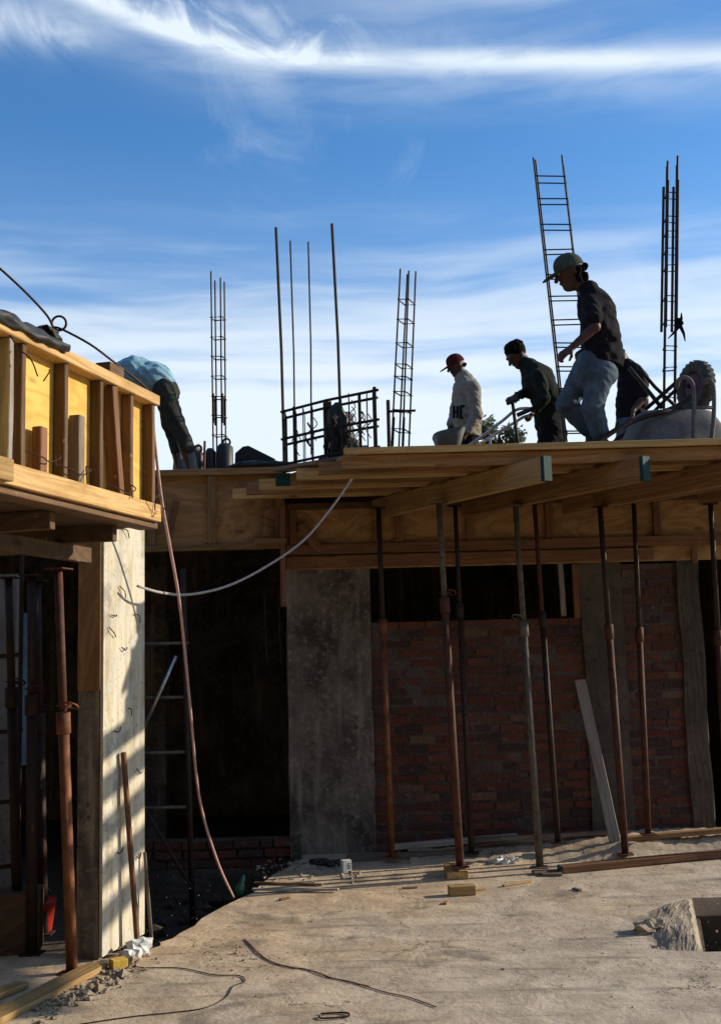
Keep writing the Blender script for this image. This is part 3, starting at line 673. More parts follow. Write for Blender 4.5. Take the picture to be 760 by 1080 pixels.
# ------------------------------------------------------------------ floor things on the right
def W(px, py, y=10.12): return P(px, py, y)
def floor_things():
    # ridge of swept rubble along the wall foot, rising to the right
    rr = random.Random(11); nx, ny = 90, 10; vs = []; fs = []
    for i in range(nx):
        x = .35+i*(4.1/nx)
        for j in range(ny):
            v = j/(ny-1); h = (.02+.13*min(1, max(0, (x-.6)/1.6)))*math.sin(math.pi*min(1, v*.62))+rr.uniform(-.008, .010); vs.append((x, 9.55+v*.75+.05*math.sin(x*5), max(-.01, h if j else -.01)))
    for i in range(nx-1):
        for j in range(ny-1): a = i*ny+j; fs.append((a, a+ny, a+ny+1, a+1))
    tagit(mesh('rubble_bank', vs, fs, M['slab'], None, True), kind='structure')
    c = G(484, 925)
    t = empty('wood_block_stack', c, 'two stacked pale wood blocks carrying a rusty prop', 'blocks')
    board('block', c+V((-.02, -.10, .03)), c+V((-.02, .30, .03)), .17, .055, M['wood_lit'], t)
    board('block', c+V((.0, -.0, .07)), c+V((.0, .20, .07)), .13, .028, M['wood_lit'], t)
    c = G(487, 944); o = board('wood_block', c+V((-.10, 0, .035)), c+V((.10, .02, .035)), .09, .07, M['wood_lit']); tagit(o, 'pale sawn wood block lying in front of the stacked blocks', 'block')
    c = G(574, 921); t = empty('timber_pad', c, 'small dark timber pad under the grey prop', 'pad'); board('pad_board', c+V((-.1, -.03, .012)), c+V((.12, -.02, .012)), .12, .022, M['wood_old'], t); board('pad_board', c+V((-.04, -.11, .012)), c+V((.12, -.12, .012)), .05, .02, M['wood_old'], t)
    a, b = G(590, 917, .03), G(800, 897, .03)
    o = board('floor_timber', a, b, .10, .055, M['wood_red'], bow=.006); tagit(o, 'long squared timber on the slab under the dark red prop, running out right', 'timber')
    e = MB().box(a, (.02, .106, .06)).build('paint_mark', M['green_paint'], o)
    e.matrix_parent_inverse = o.matrix_basis.inverted()
    a, b = G(300, 909, .02), G(470, 905, .02)
    o = board('floor_timber', G(366, 905, .025), G(512, 899, .025), .09, .05, M['wood_old']); tagit(o, 'dark weathered timber on the slab behind the leftmost props', 'timber')
    o = board('floor_timber', W(415, 893, 10.05), W(545, 882, 10.1), .08, .05, M['wood_white']); tagit(o, 'whitish cement smeared timber along the foot of the brick wall', 'timber')
    o = board('floor_timber', W(500, 886, 10.0), W(640, 878, 10.05), .07, .035, M['wood_old']); tagit(o, 'thin weathered timber on the slab between the rear props', 'timber')
    o = board('floor_timber', W(655, 885, 9.9), W(790, 873, 9.95), .09, .04, M['wood']); tagit(o, 'brown timber along the wall foot behind the white rag at the right', 'timber')
    o = board('leaning_board', P(611, 717, 10.2), P(648, 888, 9.85), .10, .025, M['wood_white'], up=(0, 1, 0)); tagit(o, 'pale cement splashed board leaning on the brown pillar', 'board')
    for px, py, s, lab in ((532, 907, .055, 'crumpled white plastic scrap on the slab left of the grey prop'), (742, 886, .065, 'crumpled white rag lying on the slab at the right edge')):
        m = MB()
        for i in range(5): m.blob(G(px-10+i*5, py+random.uniform(-2, 2), .02), (s, s, s*.35), Matrix.Rotation(random.uniform(-.5, .5), 3, 'Y'), .45, 2, i+int(px))
        o = m.build('plastic_scrap', M['white_plastic']); tagit(o, lab, 'scrap')
    c = G(365, 920); t = empty('paper_carton', c, 'small white printed carton standing at the slab edge near the pillar', 'carton')
    MB().box(c+V((0, 0, .05)), (.075, .06, .10), Matrix.Rotation(.4, 3, 'Z')).build('carton_body', M['white_card'], t)
    mm = MB(); Rz = Matrix.Rotation(.4, 3, 'Z')
    for i in range(4): mm.box(c+Rz @ V((.015, -.0315, .035+i*.013)), (.03, .002, .005), Rz)
    mm.build('printed_lines', M['print_black'], t)
    m = MB()
    for i in range(4): m.blob(G(336+i*7, 908+random.uniform(-2, 3), .02), (.07, .05, .03), Matrix.Rotation(.3*i, 3, 'Z'), .5, 2, i+3)
    tagit(m.build('plastic_sheet_scrap', M['tarp']), 'dark crumpled plastic scrap at the foot of the concrete pillar', 'scrap')
    o = board('thin_slat', G(266, 938, .02), G(357, 938, .02), .04, .016, M['wood_white']); tagit(o, 'thin pale slat lying near the slab edge', 'slat')
    o = board('thin_slat', G(268, 931, .012), G(340, 933, .012), .03, .014, M['wood']); tagit(o, 'short thin brown slat behind the pale one', 'slat')
    o = board('thin_slat', G(530, 934, .01), G(560, 929, .01), .03, .014, M['wood_lit']); tagit(o, 'tiny pale slat in front of the grey prop', 'slat')
    for px, py, L, ang, mt, lab in ((505, 938, .10, .4, 'wood_lit', 'small sawn chip just right of the wood block'), (470, 952, .07, 1.2, 'wood', 'little brown chip in front left of the wood block'), (432, 936, .12, .1, 'wood_old', 'grey splinter on the slab between carton and wood block'), (608, 938, .09, 2.0, 'wood_old', 'small grey offcut right of the timber pad'), (300, 948, .09, .7, 'wood_red', 'short reddish splinter near the slab edge')):
        c = G(px, py, .008); e = V((math.cos(ang), math.sin(ang), 0))*L/2
        tagit(board('wood_chip', c-e, c+e, .03, .014, M[mt]), lab, 'chip')
    # bottle neck sticking up at the slab edge
    c = G(250, 944); t = empty('glass_bottle', c, 'broken green bottle at the slab edge where the pink hose lands', 'bottle')
    MB().path([c+V((0, .04, -.02)), c+V((.02, .04, .05)), c+V((.035, .04, .09)), c+V((.05, .04, .14))], [.035, .035, .016, .015], 12).build('body', M['glass_green'], t, True)
    # concrete lump and open box hole on the right
    c = G(690, 983); o = MB().blob(c+V((-.02, 0, .02)), (.11, .07, .05), None, .4, 3, 5).build('rubble_lump', M['rubble']); tagit(o, 'dark broken concrete lump in front of the pale mortar patch', 'rubble')
    c00, c10, c11, c01 = G(684, 1003), G(740, 1003), G(728, 950), G(672, 962); rr = random.Random(8); nu, nv = 26, 20; vs = []; fs = []
    for a in range(nu):
        for b in range(nv):
            u, v = a/(nu-1), b/(nv-1); p = c00.lerp(c10, u).lerp(c01.lerp(c11, u), v)
            e = min(1, v*9)*min(1, (1-u)*14)*min(1, max(0, u-.12*math.sin(v*9)-.08)*2.2)
            edge = a in (0, nu-1) or b in (0, nv-1)
            vs.append(p+V((rr.uniform(-.008, .008), rr.uniform(-.008, .008), -.004 if edge else (.06*e*(1-.5*v)+rr.uniform(-.003, .003)*e+.004*math.sin(u*17+v*5)*e))))
    for a in range(nu-1):
        for b in range(nv-1): q = a*nv+b; fs.append((q, q+nv, q+nv+1, q+1))
    o = mesh('mortar_patch', vs, fs, M['rubble']); tagit(o, 'pale broken raised mortar block on the slab beside the dark trench', 'mortar')
    # wires on the ground
    def wire(pts, r, m, name, lab, cat): tagit(MB().path(smoothpath([G(*p, r*1.5) for p in pts]), r, 5).build(name, M[m]), lab, cat)
    wire([(258, 990), (275, 1008), (300, 1019), (322, 1022), (345, 1030), (372, 1036), (405, 1046), (432, 1052), (460, 1062)], .0032, 'rust_orange', 'ground_wire', 'thin reddish wire trailing across the middle of the slab', 'wire')
    wire([(258, 990), (282, 1012), (308, 1020), (335, 1025), (352, 1032), (390, 1040)], .002, 'wire', 'ground_wire', 'thin dark wire crossing the reddish one on the slab', 'wire')
    wire([(85, 1080), (140, 1072), (180, 1068), (215, 1063), (238, 1052), (246, 1040), (258, 1035), (252, 1029), (225, 1028), (190, 1021), (145, 1020), (120, 1012)], .0032, 'wire', 'ground_wire', 'dark cable looping over the slab near the yellow block', 'wire')
    wire([(338, 1069), (364, 1068), (366, 1072), (340, 1074), (336, 1071)], .005, 'wire', 'ground_wire', 'small bent steel hoop lying at the bottom edge of the slab', 'wire')
    # hose and rope
    pts = [P(160, 425, 6.9), P(165, 480, 6.9), P(171, 530, 7.0), P(180, 580, 7.2), P(190, 640, 7.4), P(200, 740, 7.6), P(210, 840, 7.9), P(228, 905, 8.1), G(246, 946, .01)]
    tagit(MB().path(smoothpath(pts), .010, 8).build('hanging_hose', M['pink_cable'], None, True), 'pale pink hose hanging from the yellow form down to the slab edge', 'hose')
    pts = [P(145, 618, 7.1), P(170, 625, 7.3), P(200, 627, 7.7), P(240, 618, 8.0), P(280, 598, 8.2), P(320, 570, 8.3), P(350, 535, 8.35), P(371, 505, 8.33)]
    tagit(MB().path(smoothpath(pts), .009, 8).build('hanging_rope', M['rope'], None, True), 'pale rope slung from the deck edge across the black doorway to the column', 'rope')
    MBw = MB().path(smoothpath([P(-40, 250, 5.4), P(0, 283, 5.5), P(30, 311, 5.6), P(50, 333, 5.68)]+[P(62.5+7.5*math.cos(a), 341-7.5*math.sin(a), 5.7+.004*i) for i, a in enumerate(np.linspace(math.pi*1.15, math.pi*1.15-2*math.pi*.98, 14))]+[P(66, 347.5, 5.76), P(95, 363, 5.8), P(118, 380, 5.9), P(140, 397, 6.1), P(156, 412, 6.2), P(160, 430, 6.3)], 4), .0065, 6)
    tagit(MBw.build('looped_wire', M['wire'], None, True), 'dark looped wire running down across the sky onto the yellow form', 'wire')
    # rubble gravel
    rb = MB(); rr = random.Random(3)
    def scat(n, f, s0, s1):
        for _ in range(n):
            p = f(); s = rr.uniform(s0, s1)*(1 if rr.random() < .9 else 1.8)
            M3 = Matrix.Rotation(rr.uniform(0, 3), 3, 'Z') @ Matrix.Rotation(rr.uniform(-1, 1), 3, 'X')
            vs = [M3 @ V((x*s*rr.uniform(.5, 1.2), y*s*rr.uniform(.5, 1.2), z*s*rr.uniform(.3, .8)))+V((p.x, p.y, s*.3)) for x, y, z in ((1,0,0),(-1,0,0),(0,1,0),(0,-1,0),(0,0,1),(0,0,-1))]
            rb.add(vs, [(0,2,4),(2,1,4),(1,3,4),(3,0,4),(2,0,5),(1,2,5),(3,1,5),(0,3,5)])
    scat(420, lambda: G(rr.uniform(150, 800), rr.triangular(890, 1080, 900)), .003, .009)
    scat(260, lambda: (lambda t: G(30+110*t+rr.gauss(6, 9), 1068-55*t+rr.gauss(4, 5)))(rr.random()), .006, .026)
    scat(160, lambda: G(rr.uniform(270, 380), rr.gauss(917, 7)), .006, .022)
    scat(120, lambda: G(rr.gauss(235, 30), rr.gauss(1010, 12)), .003, .010)
    scat(140, lambda: G(rr.uniform(600, 760), rr.gauss(890, 5)), .005, .02)
    scat(120, lambda: G(rr.uniform(380, 600), rr.gauss(897, 4)), .005, .018)
    tagit(rb.build('rubble', M['rubble']), 'small grit and broken mortar bits strewn over the slab', 'rubble', kind='stuff')
    pit = MB()
    rb = MB(); 
    for _ in range(60):
        p = V((rr.uniform(-2.0, -.7), rr.uniform(7.6, 10.1), -.33)); s = rr.uniform(.03, .12); rb.blob(p, (s, s*.8, s*.6), Matrix.Rotation(rr.uniform(0, 3), 3, 'Z'), .3, 1, _)
    tagit(rb.build('pit_rubble', M['dirt']), 'dark earth and broken lumps in the sunken strip below the doorway', 'rubble', kind='stuff')
floor_things()

# ------------------------------------------------------------------ reinforcement above the deck
def cage(D, lb, lt, rb_, rt, ytop, ybot, ties, label, dep=.14, r=.009, splice=None, name='rebar_cage', off=2.5):
    """left/right bar px at bottom and top; ties at photo rows"""
    z0 = ZD
    root = P((lb+rb_)/2, ybot, D); t = empty(name, V((root.x, root.y, z0)), label, 'rebar cage', 'column rebar cages above the deck')
    def lerp(a, b, y): k = (y-ybot)/(ytop-ybot); return a+(b-a)*k
    for (xb_, xt_) in ((lb, lt), (rb_, rt)):
        for dy in (0, dep):
            top = P(xt_+(dy and off), ytop+random.uniform(-6, 6), D); a = P(xb_+(dy and off), ybot, D); bot = a-(top-a)*((a.z-z0)/(top.z-a.z)); 
            MB().path([bot+V((0, dy, 0)), a+V((random.uniform(-.006, .006), dy, 0)), top+V((0, dy, 0))], r, 6).build('bar', M['rebar'], t)
            if splice: MB().path([P(lerp(xb_, xt_, splice[1])+.8, splice[1], D)+V((.0, dy, 0)), P(lerp(xb_, xt_, splice[0])+.8, splice[0], D)+V((0, dy, 0))], r*1.25, 6).build('lap_bar', M['rebar'], t)
    for y in ties:
        a = P(lerp(lb, lt, y)-1, y, D); b = P(lerp(rb_, rt, y)+1, y+random.uniform(-1, 1), D); o = V((off*D/FP, dep, random.uniform(-.01, .01)))
        MB().path([a+V((0, -.01, 0)), b+V((0, -.01, 0)), b+o, a+o], .0075, 5, closed=True).build('tie', M['rebar'], t)
    return t
def rebars():
    cage(11.6, 225, 222.5, 234.5, 232.5, 288, 470, (335, 356, 376, 397, 418, 438, 459), 'slim upright rebar cage standing alone above the black heap at the left', .13, splice=(415, 446))
    cage(10.6, 413, 422, 424, 431, 282, 470, (316, 337, 362, 384, 397, 413, 432, 452), 'upright rebar cage with square ties just left of the man in the grey sweatshirt', .16, splice=(440, 470), off=8)
    cage(10.4, 596, 562, 627, 592, 165, 470, (186, 210, 237, 264, 290, 313, 338, 362, 387, 410, 436, 455), 'tall leaning ladder like rebar cage behind the walking man', .14, .009, off=4.5)
    cage(10.2, 699.5, 703.5, 711, 714, 164, 436, (203, 228, 244, 262, 280, 312, 338, 365, 388, 415), 'tall rebar cage with a dark rag tied on it, behind the wheel of the barrow', .16, .011, splice=(190, 345), off=4)
    # rag on it
    m = MB(); m.blob(P(716, 341, 10.15), (.035, .04, .05), None, .4, 2, 3)
    for a, b in (((716, 343), (704, 357)), ((717, 344), (722, 360)), ((716, 341), (718, 330))): m.path([P(*a, 10.13), P((a[0]+b[0])/2+1, (a[1]+b[1])/2, 10.12), P(*b, 10.13)], [.02, .014, .005], 6)
    tagit(m.build('tied_rag', M['trouser_black']), 'dark rag knotted round the tall right rebar cage', 'rag')
    # four long bars
    c = P(325, 480, 9.3); t = empty('starter_bars', V((c.x, c.y, ZD-.3)), 'four very long single starter bars rising beside the steel beam cage', 'rebar')
    for (xb, yb, xt, yt, D, r) in ((300, 490, 291, 240, 9.15, .013), (311, 482, 306, 254, 9.5, .008), (328, 468, 325, 255, 9.7, .008), (360, 470, 350, 236, 9.0, .013)):
        a, b = P(xb, yb, D), P(xt, yt, D); a.z = max(3.1, a.z-.1)
        MB().path([a, a.lerp(b, .5)+V((.01, 0, 0)), b], r, 7).build('bar', M['rebar'], t)
    # beam cage along the deck's left edge
    A = G(299, 490, 3.42); B = G(396, 472, 3.42); d = (B-A).normalized(); n = V((0, .26, 0))
    t = empty('beam_rebar_cage', A, 'long low rebar cage lying along the left edge of the deck', 'rebar cage')
    H = .46; Lc = (B-A).length
    for o in (V((0, 0, 0)), n):
        for z in (.0, H*.48, H):
            MB().path([A+o+V((0, 0, z))-d*.02, A.lerp(B, .5)+o+V((0, 0, z+.012)), B+o+V((0, 0, z))+d*.04], .012, 6).build('bar', M['rebar'], t)
    for fr, tr_ in ((0, .015), (.13, .011), (.84, .014), (1, .016), (.24, .005), (.33, .006), (.46, .005), (.55, .005), (.66, .006), (.74, .005), (.92, .005)):
        p = A+d*(Lc*fr)+V((random.uniform(-.01, .01), 0, random.uniform(-.02, .015))); MB().path([p+V((0, -.008, -.01)), p+V((.0, -.008, H+.01)), p+n+V((0, 0, H+.01)), p+n+V((0, 0, -.01))], tr_, 5, closed=True).build('tie', M['rebar'], t)
    for k in range(26):
        p = A+d*(Lc*random.uniform(.1, .95))+V((0, random.uniform(0, .26), H*random.uniform(.4, 1)))
        MB().path(smoothpath([p, p+V((.03, 0, -.06)), p+V((-.02, -.01, -.12)), p+V((.02, 0, -.2))], 3), .0045, 4).build('tie_wire', M['wire'], t)
    # timber under it
    o = board('edge_plank', A+V((-.05, .02, -.045)), B+V((0.05, .02, -.045)), .16, .03, M['wood_old']); tagit(o, 'dark plank under the low rebar cage on the deck edge', 'plank')
    # sack and rusty tube standing inside / behind the cage
    c = G(354, 476, ZD)+V((0, .62, 0)); m = MB()
    m.blob(c+V((.02, 0, .24)), (.12, .12, .25), None, .3, 3, 2); m.blob(c+V((.10, 0, .08)), (.2, .14, .12), None, .35, 3, 6); m.blob(c+V((.02, .25, .05)), (.2, .14, .08), None, .35, 3, 7)
    tagit(m.build('cement_sack', M['black_plastic'], None), 'dark bulging sack standing behind the low rebar cage', 'sack')
    a = P(347, 476, 9.15); a.z = ZD; o = board('rusty_post', a, P(342, 424, 9.15)+V((.03, 0, .0)), .06, .045, M['rust'], up=(0, 1, 0)); tagit(o, 'short rust brown post standing in front of the dark sack', 'post')
    # thick short post beside cage B
    t = empty('steel_stub', P(412, 474, 10.2), 'short dark steel stub with a flat cross bar beside the square tied rebar cage', 'stub')
    a = P(410, 474, 10.2); a.z = ZD; MB().path([a, P(409, 422, 10.2)], .018, 8).build('upright', M['rebar'], t); MB().bar(P(410, 434, 10.18), P(438, 433, 10.18), .02, .02).build('cross_bar', M['rebar'], t)
rebars()

# ------------------------------------------------------------------ dark heap, buckets above the left beam form
def heap():
    D = 10.9
    vs2 = [(246, 494), (248, 478), (256, 471), (262, 470), (290, 484), (300, 494)]
    t = empty('upturned_hopper', P(270, 494, D), 'black sloping sided upturned tray beside the black pots on the left deck', 'tray')
    a = [P(x, y, D) for x, y in vs2]; b = [P(x, y, D+.45) for x, y in vs2]
    for p in (a[0], a[-1], b[0], b[-1]): p.z = ZD
    n = len(a); mesh('shell', a+b, [tuple(range(n)), tuple(range(n, 2*n))[::-1]]+[(i, i+n, (i+1) % n+n, (i+1) % n) for i in range(n)], M['black_plastic'], t)
    for i, (px, pt, r, lab) in enumerate(((222, 473, .055, 'small black pot left of the larger pot with a ring handle'), (237, 468, .085, 'larger black pot with a ring handle beside the black tray'), (207, 475, .05, 'black pot with a ring, beside the thin red stick'))):
        c = P(px, 490, 10.6); c.z = ZD; top = P(px, pt, 10.6).z
        t = empty('black_pot', c, lab, 'pot', 'black pots on the left deck'); MB().path([c, V((c.x, c.y, ZD+.02)), V((c.x, c.y, top-.04)), V((c.x, c.y, top))], [r*.9, r, r, r*.55], 14).build('body', M['black_plastic'], t, True)
        if i: MB().ring(V((c.x+.02, c.y, top+.015)), (0, 1, 0), .035, .012, 14, 6).build('ring_handle', M['black_plastic'], t, True)
    a = P(214, 490, 10.4); a.z = ZD; tagit(board('red_stick', a, P(216, 465, 10.4), .022, .022, M['wood_red'], up=(0, 1, 0)), 'thin red brown stick standing between the black pots', 'stick')
    m = MB(); m.blob(P(282, 492, 10.6), (.3, .15, .06), None, .3, 2, 8); tagit(m.build('dark_sacking', M['tarp']), 'low crumpled dark sacking beside the black tray', 'sacking')
heap()

# ------------------------------------------------------------------ wheelbarrows
def barrows():
    D = 9.0
    c = G(706, 478, ZD); c = V((P(708, 470, D).x, D, ZD))
    t = empty('wheelbarrow', c, 'grey cement caked wheelbarrow lying upside down with its wheel in the air', 'wheelbarrow')
    ax = V((1, .12, 0)).normalized(); sd = V((-.12, 1, 0)).normalized()
    # inverted tray: rings from rim up to the bottom
    def ringpts(hx0, hx1, hy, z, n=28):
        out = []
        for k in range(n):
            a = 2*math.pi*k/n; cx, sx = math.cos(a), math.sin(a)
            u = (abs(cx)**.42)*(1 if cx > 0 else -1); v = (abs(sx)**.42)*(1 if sx > 0 else -1)
            out.append(c+ax*((hx1 if u > 0 else hx0)*abs(u)*(1 if u > 0 else -1))+sd*(hy*v)+V((0, 0, z)))
        return out
    rg = [ringpts(.455, .50, .33, .0), ringpts(.455, .50, .33, .02), ringpts(.43, .47, .31, .03), ringpts(.36, .40, .27, .2), ringpts(.30, .32, .22, .335), ringpts(.28, .30, .20, .35)]
    rg = [[q for q in r_] for r_ in rg]
    vs = [v for r_ in rg for v in r_]; n = 28
    fs = [(i*n+k, i*n+(k+1) % n, (i+1)*n+(k+1) % n, (i+1)*n+k) for i in range(5) for k in range(n)]+[tuple(5*n+k for k in range(n))]
    mesh('tray', vs, fs, M['barrow'], t, True)
    # wheel
    wc = P(733, 408, 9.0); a = V((-.94, -.34, .05)).normalized()
    e1 = a.cross(V((0, 0, 1))).normalized(); e2 = e1.cross(a)
    ring = lambda r, o, n=32: [wc+a*o+(e1*math.cos(2*math.pi*k/n)+e2*math.sin(2*math.pi*k/n))*r for k in range(n)]
    prof = [(.12, .04), (.15, .05), (.185, .052), (.212, .038), (.222, .014), (.222, -.014), (.212, -.038), (.185, -.052), (.15, -.05), (.12, -.04)]
    vs = []; [vs.extend(ring(r, o)) for r, o in prof]; n = 32; m_ = len(prof)
    fs = [(i*n+k, i*n+(k+1) % n, ((i+1) % m_)*n+(k+1) % n, ((i+1) % m_)*n+k) for i in range(m_) for k in range(n)]
    w = mesh('wheel', vs, fs, M['tyre'], t, True)
    tr = MB()
    for k in range(26):
        an = 2*math.pi*k/26; q = wc+(e1*math.cos(an)+e2*math.sin(an))*.222; tr.bar(q-a*.034, q+a*.034, .024, .003, up=tuple((q-wc).normalized()))
    x = tr.build('tread', M['tyre'], w)
    hb = MB(); hb.path([wc-a*.035, wc-a*.03, wc+a*.03, wc+a*.035], [.1, .122, .122, .1], 24); hb.build('rim', M['magenta'], w, True)
    hb = MB(); hb.path([wc-a*.09, wc+a*.09], .02, 10); hb.build('hub', M['rebar'], w, True)
    for o in (w,): pass
    # frame: handles, legs, struts
    def tube(nm, pts, r, m, k=5): MB().path(smoothpath(pts, k), r, 9).build(nm, M[m], t, True)
    tube('handle', [P(730, 417, 8.85), P(716, 427, 8.8), P(700, 434, 8.72), P(678, 440, 8.68), P(655, 450, 8.62), P(636, 462, 8.58), P(622, 471, 8.55)], .022, 'rebar')
    tube('handle', [P(733, 416, 9.2), P(716, 432, 9.25), P(700, 436, 9.3), P(676, 448, 9.35), P(655, 460, 9.4), P(640, 473, 9.4)], .020, 'rebar')
    tube('leg', [P(730, 472, 8.66), P(731, 440, 8.66), P(731, 414, 8.66), P(728, 402, 8.66), P(721, 398, 8.67), P(715, 401, 8.70), P(713, 410, 8.74)], .018, 'barrow')
    tube('leg', [P(749, 470, 8.7), P(752, 440, 8.7), P(752, 412, 8.7), P(749, 402, 8.7), P(744, 401, 8.75), P(742, 408, 8.85)], .018, 'barrow')
    tube('leg_brace', [P(731, 430, 8.66), P(752, 430, 8.7)], .015, 'barrow', 2)
    tube('strut', [P(663, 388, 9.25), P(678, 406, 9.15), P(697, 430, 9.0)], .018, 'rebar', 2)
    tube('strut', [P(672, 386, 9.3), P(690, 408, 9.3), P(716, 432, 9.3)], .016, 'rebar', 2)
    tube('strut', [P(680, 432, 9.0), P(697, 417, 8.95), P(714, 402, 8.9)], .017, 'rebar', 2)
    tube('strut', [P(690, 433, 9.2), P(712, 411, 9.2), P(724, 402, 9.1)], .015, 'rebar', 2)
    # second barrow, upright
    D = 11.2
    c = P(476, 490, D); c.z = ZD
    t = empty('wheelbarrow', c, 'upright wheelbarrow with bright tubular handles held by the man in the dark jacket', 'wheelbarrow')
    rim = P(476, 458, D).z
    def rg2(h, k, z, n=24):
        out = []
        for i in range(n):
            a_ = 2*math.pi*i/n; cx, sx = math.cos(a_), math.sin(a_); u = (abs(cx)**.6)*(1 if cx > 0 else -1); v = (abs(sx)**.6)*(1 if sx > 0 else -1)
            out.append(V((c.x-.02+h*u, c.y+k*v, z+.03*u)))
        return out
    R2 = [rg2(.10, .14, rim-.22), rg2(.14, .2, rim-.08), rg2(.17, .26, rim+.01), rg2(.155, .245, rim+.01), rg2(.12, .18, rim-.06)]
    n = 24; vs = [v for r_ in R2 for v in r_]
    mesh('tray', vs, [(i*n+k, i*n+(k+1) % n, (i+1)*n+(k+1) % n, (i+1)*n+k) for i in range(4) for k in range(n)]+[tuple(range(n))[::-1], tuple(4*n+k for k in range(n))], M['barrow'], t, True)
    wc = V((c.x-.12, c.y, ZD+.17)); w = MB(); w.ring(wc, (0, 1, 0), .135, .035, 24, 8); w = w.build('wheel', M['tyre'], t, True)
    MB().path([wc-V((0, .05, 0)), wc+V((0, .05, 0))], .05, 12).build('rim', M['rust'], w, True)
    for s, pts in ((0, [P(480, 478, 11.05), P(500, 466, 11.0), P(528, 445, 10.85), P(545, 432, 10.8), P(562, 431, 10.8)]), (1, [P(484, 480, 11.35), P(512, 464, 11.2), P(540, 447, 11.05), P(558, 438, 11.0), P(590, 437, 11.0)])):
        MB().path(smoothpath(pts), .016, 9).build('handle', M['galv'], t, True)
    MB().path([P(545, 438, 10.8), P(561, 431, 10.8)], .023, 9).build('grip', M['black_plastic'], t, True)
    MB().path([P(500, 466, 11.0), P(512, 464, 11.2)], .012, 8).build('cross_bar', M['galv'], t, True)
    for px in (504, 516): a = P(px, 462, 11.1); b = V((a.x+.03, a.y, ZD)); MB().path([a, b], .013, 8).build('leg', M['galv'], t, True)
    # shovel
    t = empty('shovel', P(546, 474, 10.6), 'shovel with a dark handle held upright by the man in the dark jacket', 'shovel')
    b = P(548, 480, 10.6); b.z = ZD+.25
    MB().path([P(540, 424, 10.7), b], .017, 9).build('shaft', M['rebar'], t, True)
    MB().path([P(534, 426, 10.7), P(547, 421, 10.7)], .017, 8).build('grip', M['rebar'], t, True)
    MB().box(V((b.x, b.y, ZD+.14)), (.2, .02, .27)).build('blade', M['rebar'], t)
barrows()

# ------------------------------------------------------------------ people: blended volumes turned into one skin
class Vol:
    def __init__(s, res=.009): s.p = []; s.res = res
    def cone(s, a, b, ra, rb, k=.02, axis=None, sq=1.0): s.p.append((np.array(a, float), np.array(b, float), ra, rb, k, None if axis is None else np.array(V(axis).normalized()), sq)); return s
    def ball(s, c, r, k=.02, axis=None, sq=1.0): return s.cone(c, V(c)+V((0, 0, .0005)), r, r, k, axis, sq)
    def build(s, name, mat, parent, folds=0.0, cuts=(), freq=38):
        res = s.res; lo = np.min([np.minimum(p[0], p[1])-max(p[2], p[3])*max(1, p[6])-.05 for p in s.p], 0); hi = np.max([np.maximum(p[0], p[1])+max(p[2], p[3])*max(1, p[6])+.05 for p in s.p], 0)
        n = np.ceil((hi-lo)/res).astype(int)+1
        F = np.full(n, 1.0, np.float32); ax = [lo[i]+np.arange(n[i])*res for i in range(3)]
        for (a, b, ra, rb, k, u, sq) in s.p:
            m = max(ra, rb)*max(1, sq)+.06
            i0 = np.clip(np.floor((np.minimum(a, b)-m-lo)/res).astype(int), 0, n-1); i1 = np.clip(np.ceil((np.maximum(a, b)+m-lo)/res).astype(int)+1, 1, n)
            X, Y, Z = np.meshgrid(ax[0][i0[0]:i1[0]], ax[1][i0[1]:i1[1]], ax[2][i0[2]:i1[2]], indexing='ij')
            Pp = np.stack([X-a[0], Y-a[1], Z-a[2]], -1).astype(np.float32); ba = b-a
            t = np.clip((Pp @ ba)/max(ba @ ba, 1e-9), 0, 1); d = Pp-t[..., None]*ba
            if u is not None:
                q = d @ u; d = d+(q*(1/sq-1))[..., None]*u
            f = np.sqrt((d*d).sum(-1))-(ra+(rb-ra)*t)
            sl_ = tuple(slice(i0[j], i1[j]) for j in range(3)); g = F[sl_]
            h = np.clip(.5+.5*(g-f)/k, 0, 1); F[sl_] = g*(1-h)+f*h-k*h*(1-h)
        X, Y, Z = np.meshgrid(*ax, indexing='ij')
        if folds:
            w = np.sin(freq*Z+14*X+6*np.sin(9*X+5*Z+3*Y))*np.sin(17*X+11*Y+5*np.sin(11*Z))+.5*np.sin(70*(Z*.6+X)+5*np.sin(20*Y))
            F = F+folds*w
        for (c, nn) in cuts:
            c = V(c); nn = V(nn).normalized(); F = np.maximum(F, (X-c.x)*nn.x+(Y-c.y)*nn.y+(Z-c.z)*nn.z)
        vs, fs = nets(F, lo, res)
        me = bpy.data.meshes.new(name); me.vertices.add(len(vs)); me.vertices.foreach_set('co', vs.astype(np.float32).ravel())
        me.loops.add(fs.size); me.loops.foreach_set('vertex_index', fs.astype(np.int32).ravel()); me.polygons.add(len(fs))
        me.polygons.foreach_set('loop_start', np.arange(0, fs.size, 4, dtype=np.int32)); me.update(calc_edges=True); me.validate()
        me.polygons.foreach_set('use_smooth', [True]*len(me.polygons))
        return link(name, me, mat, parent)
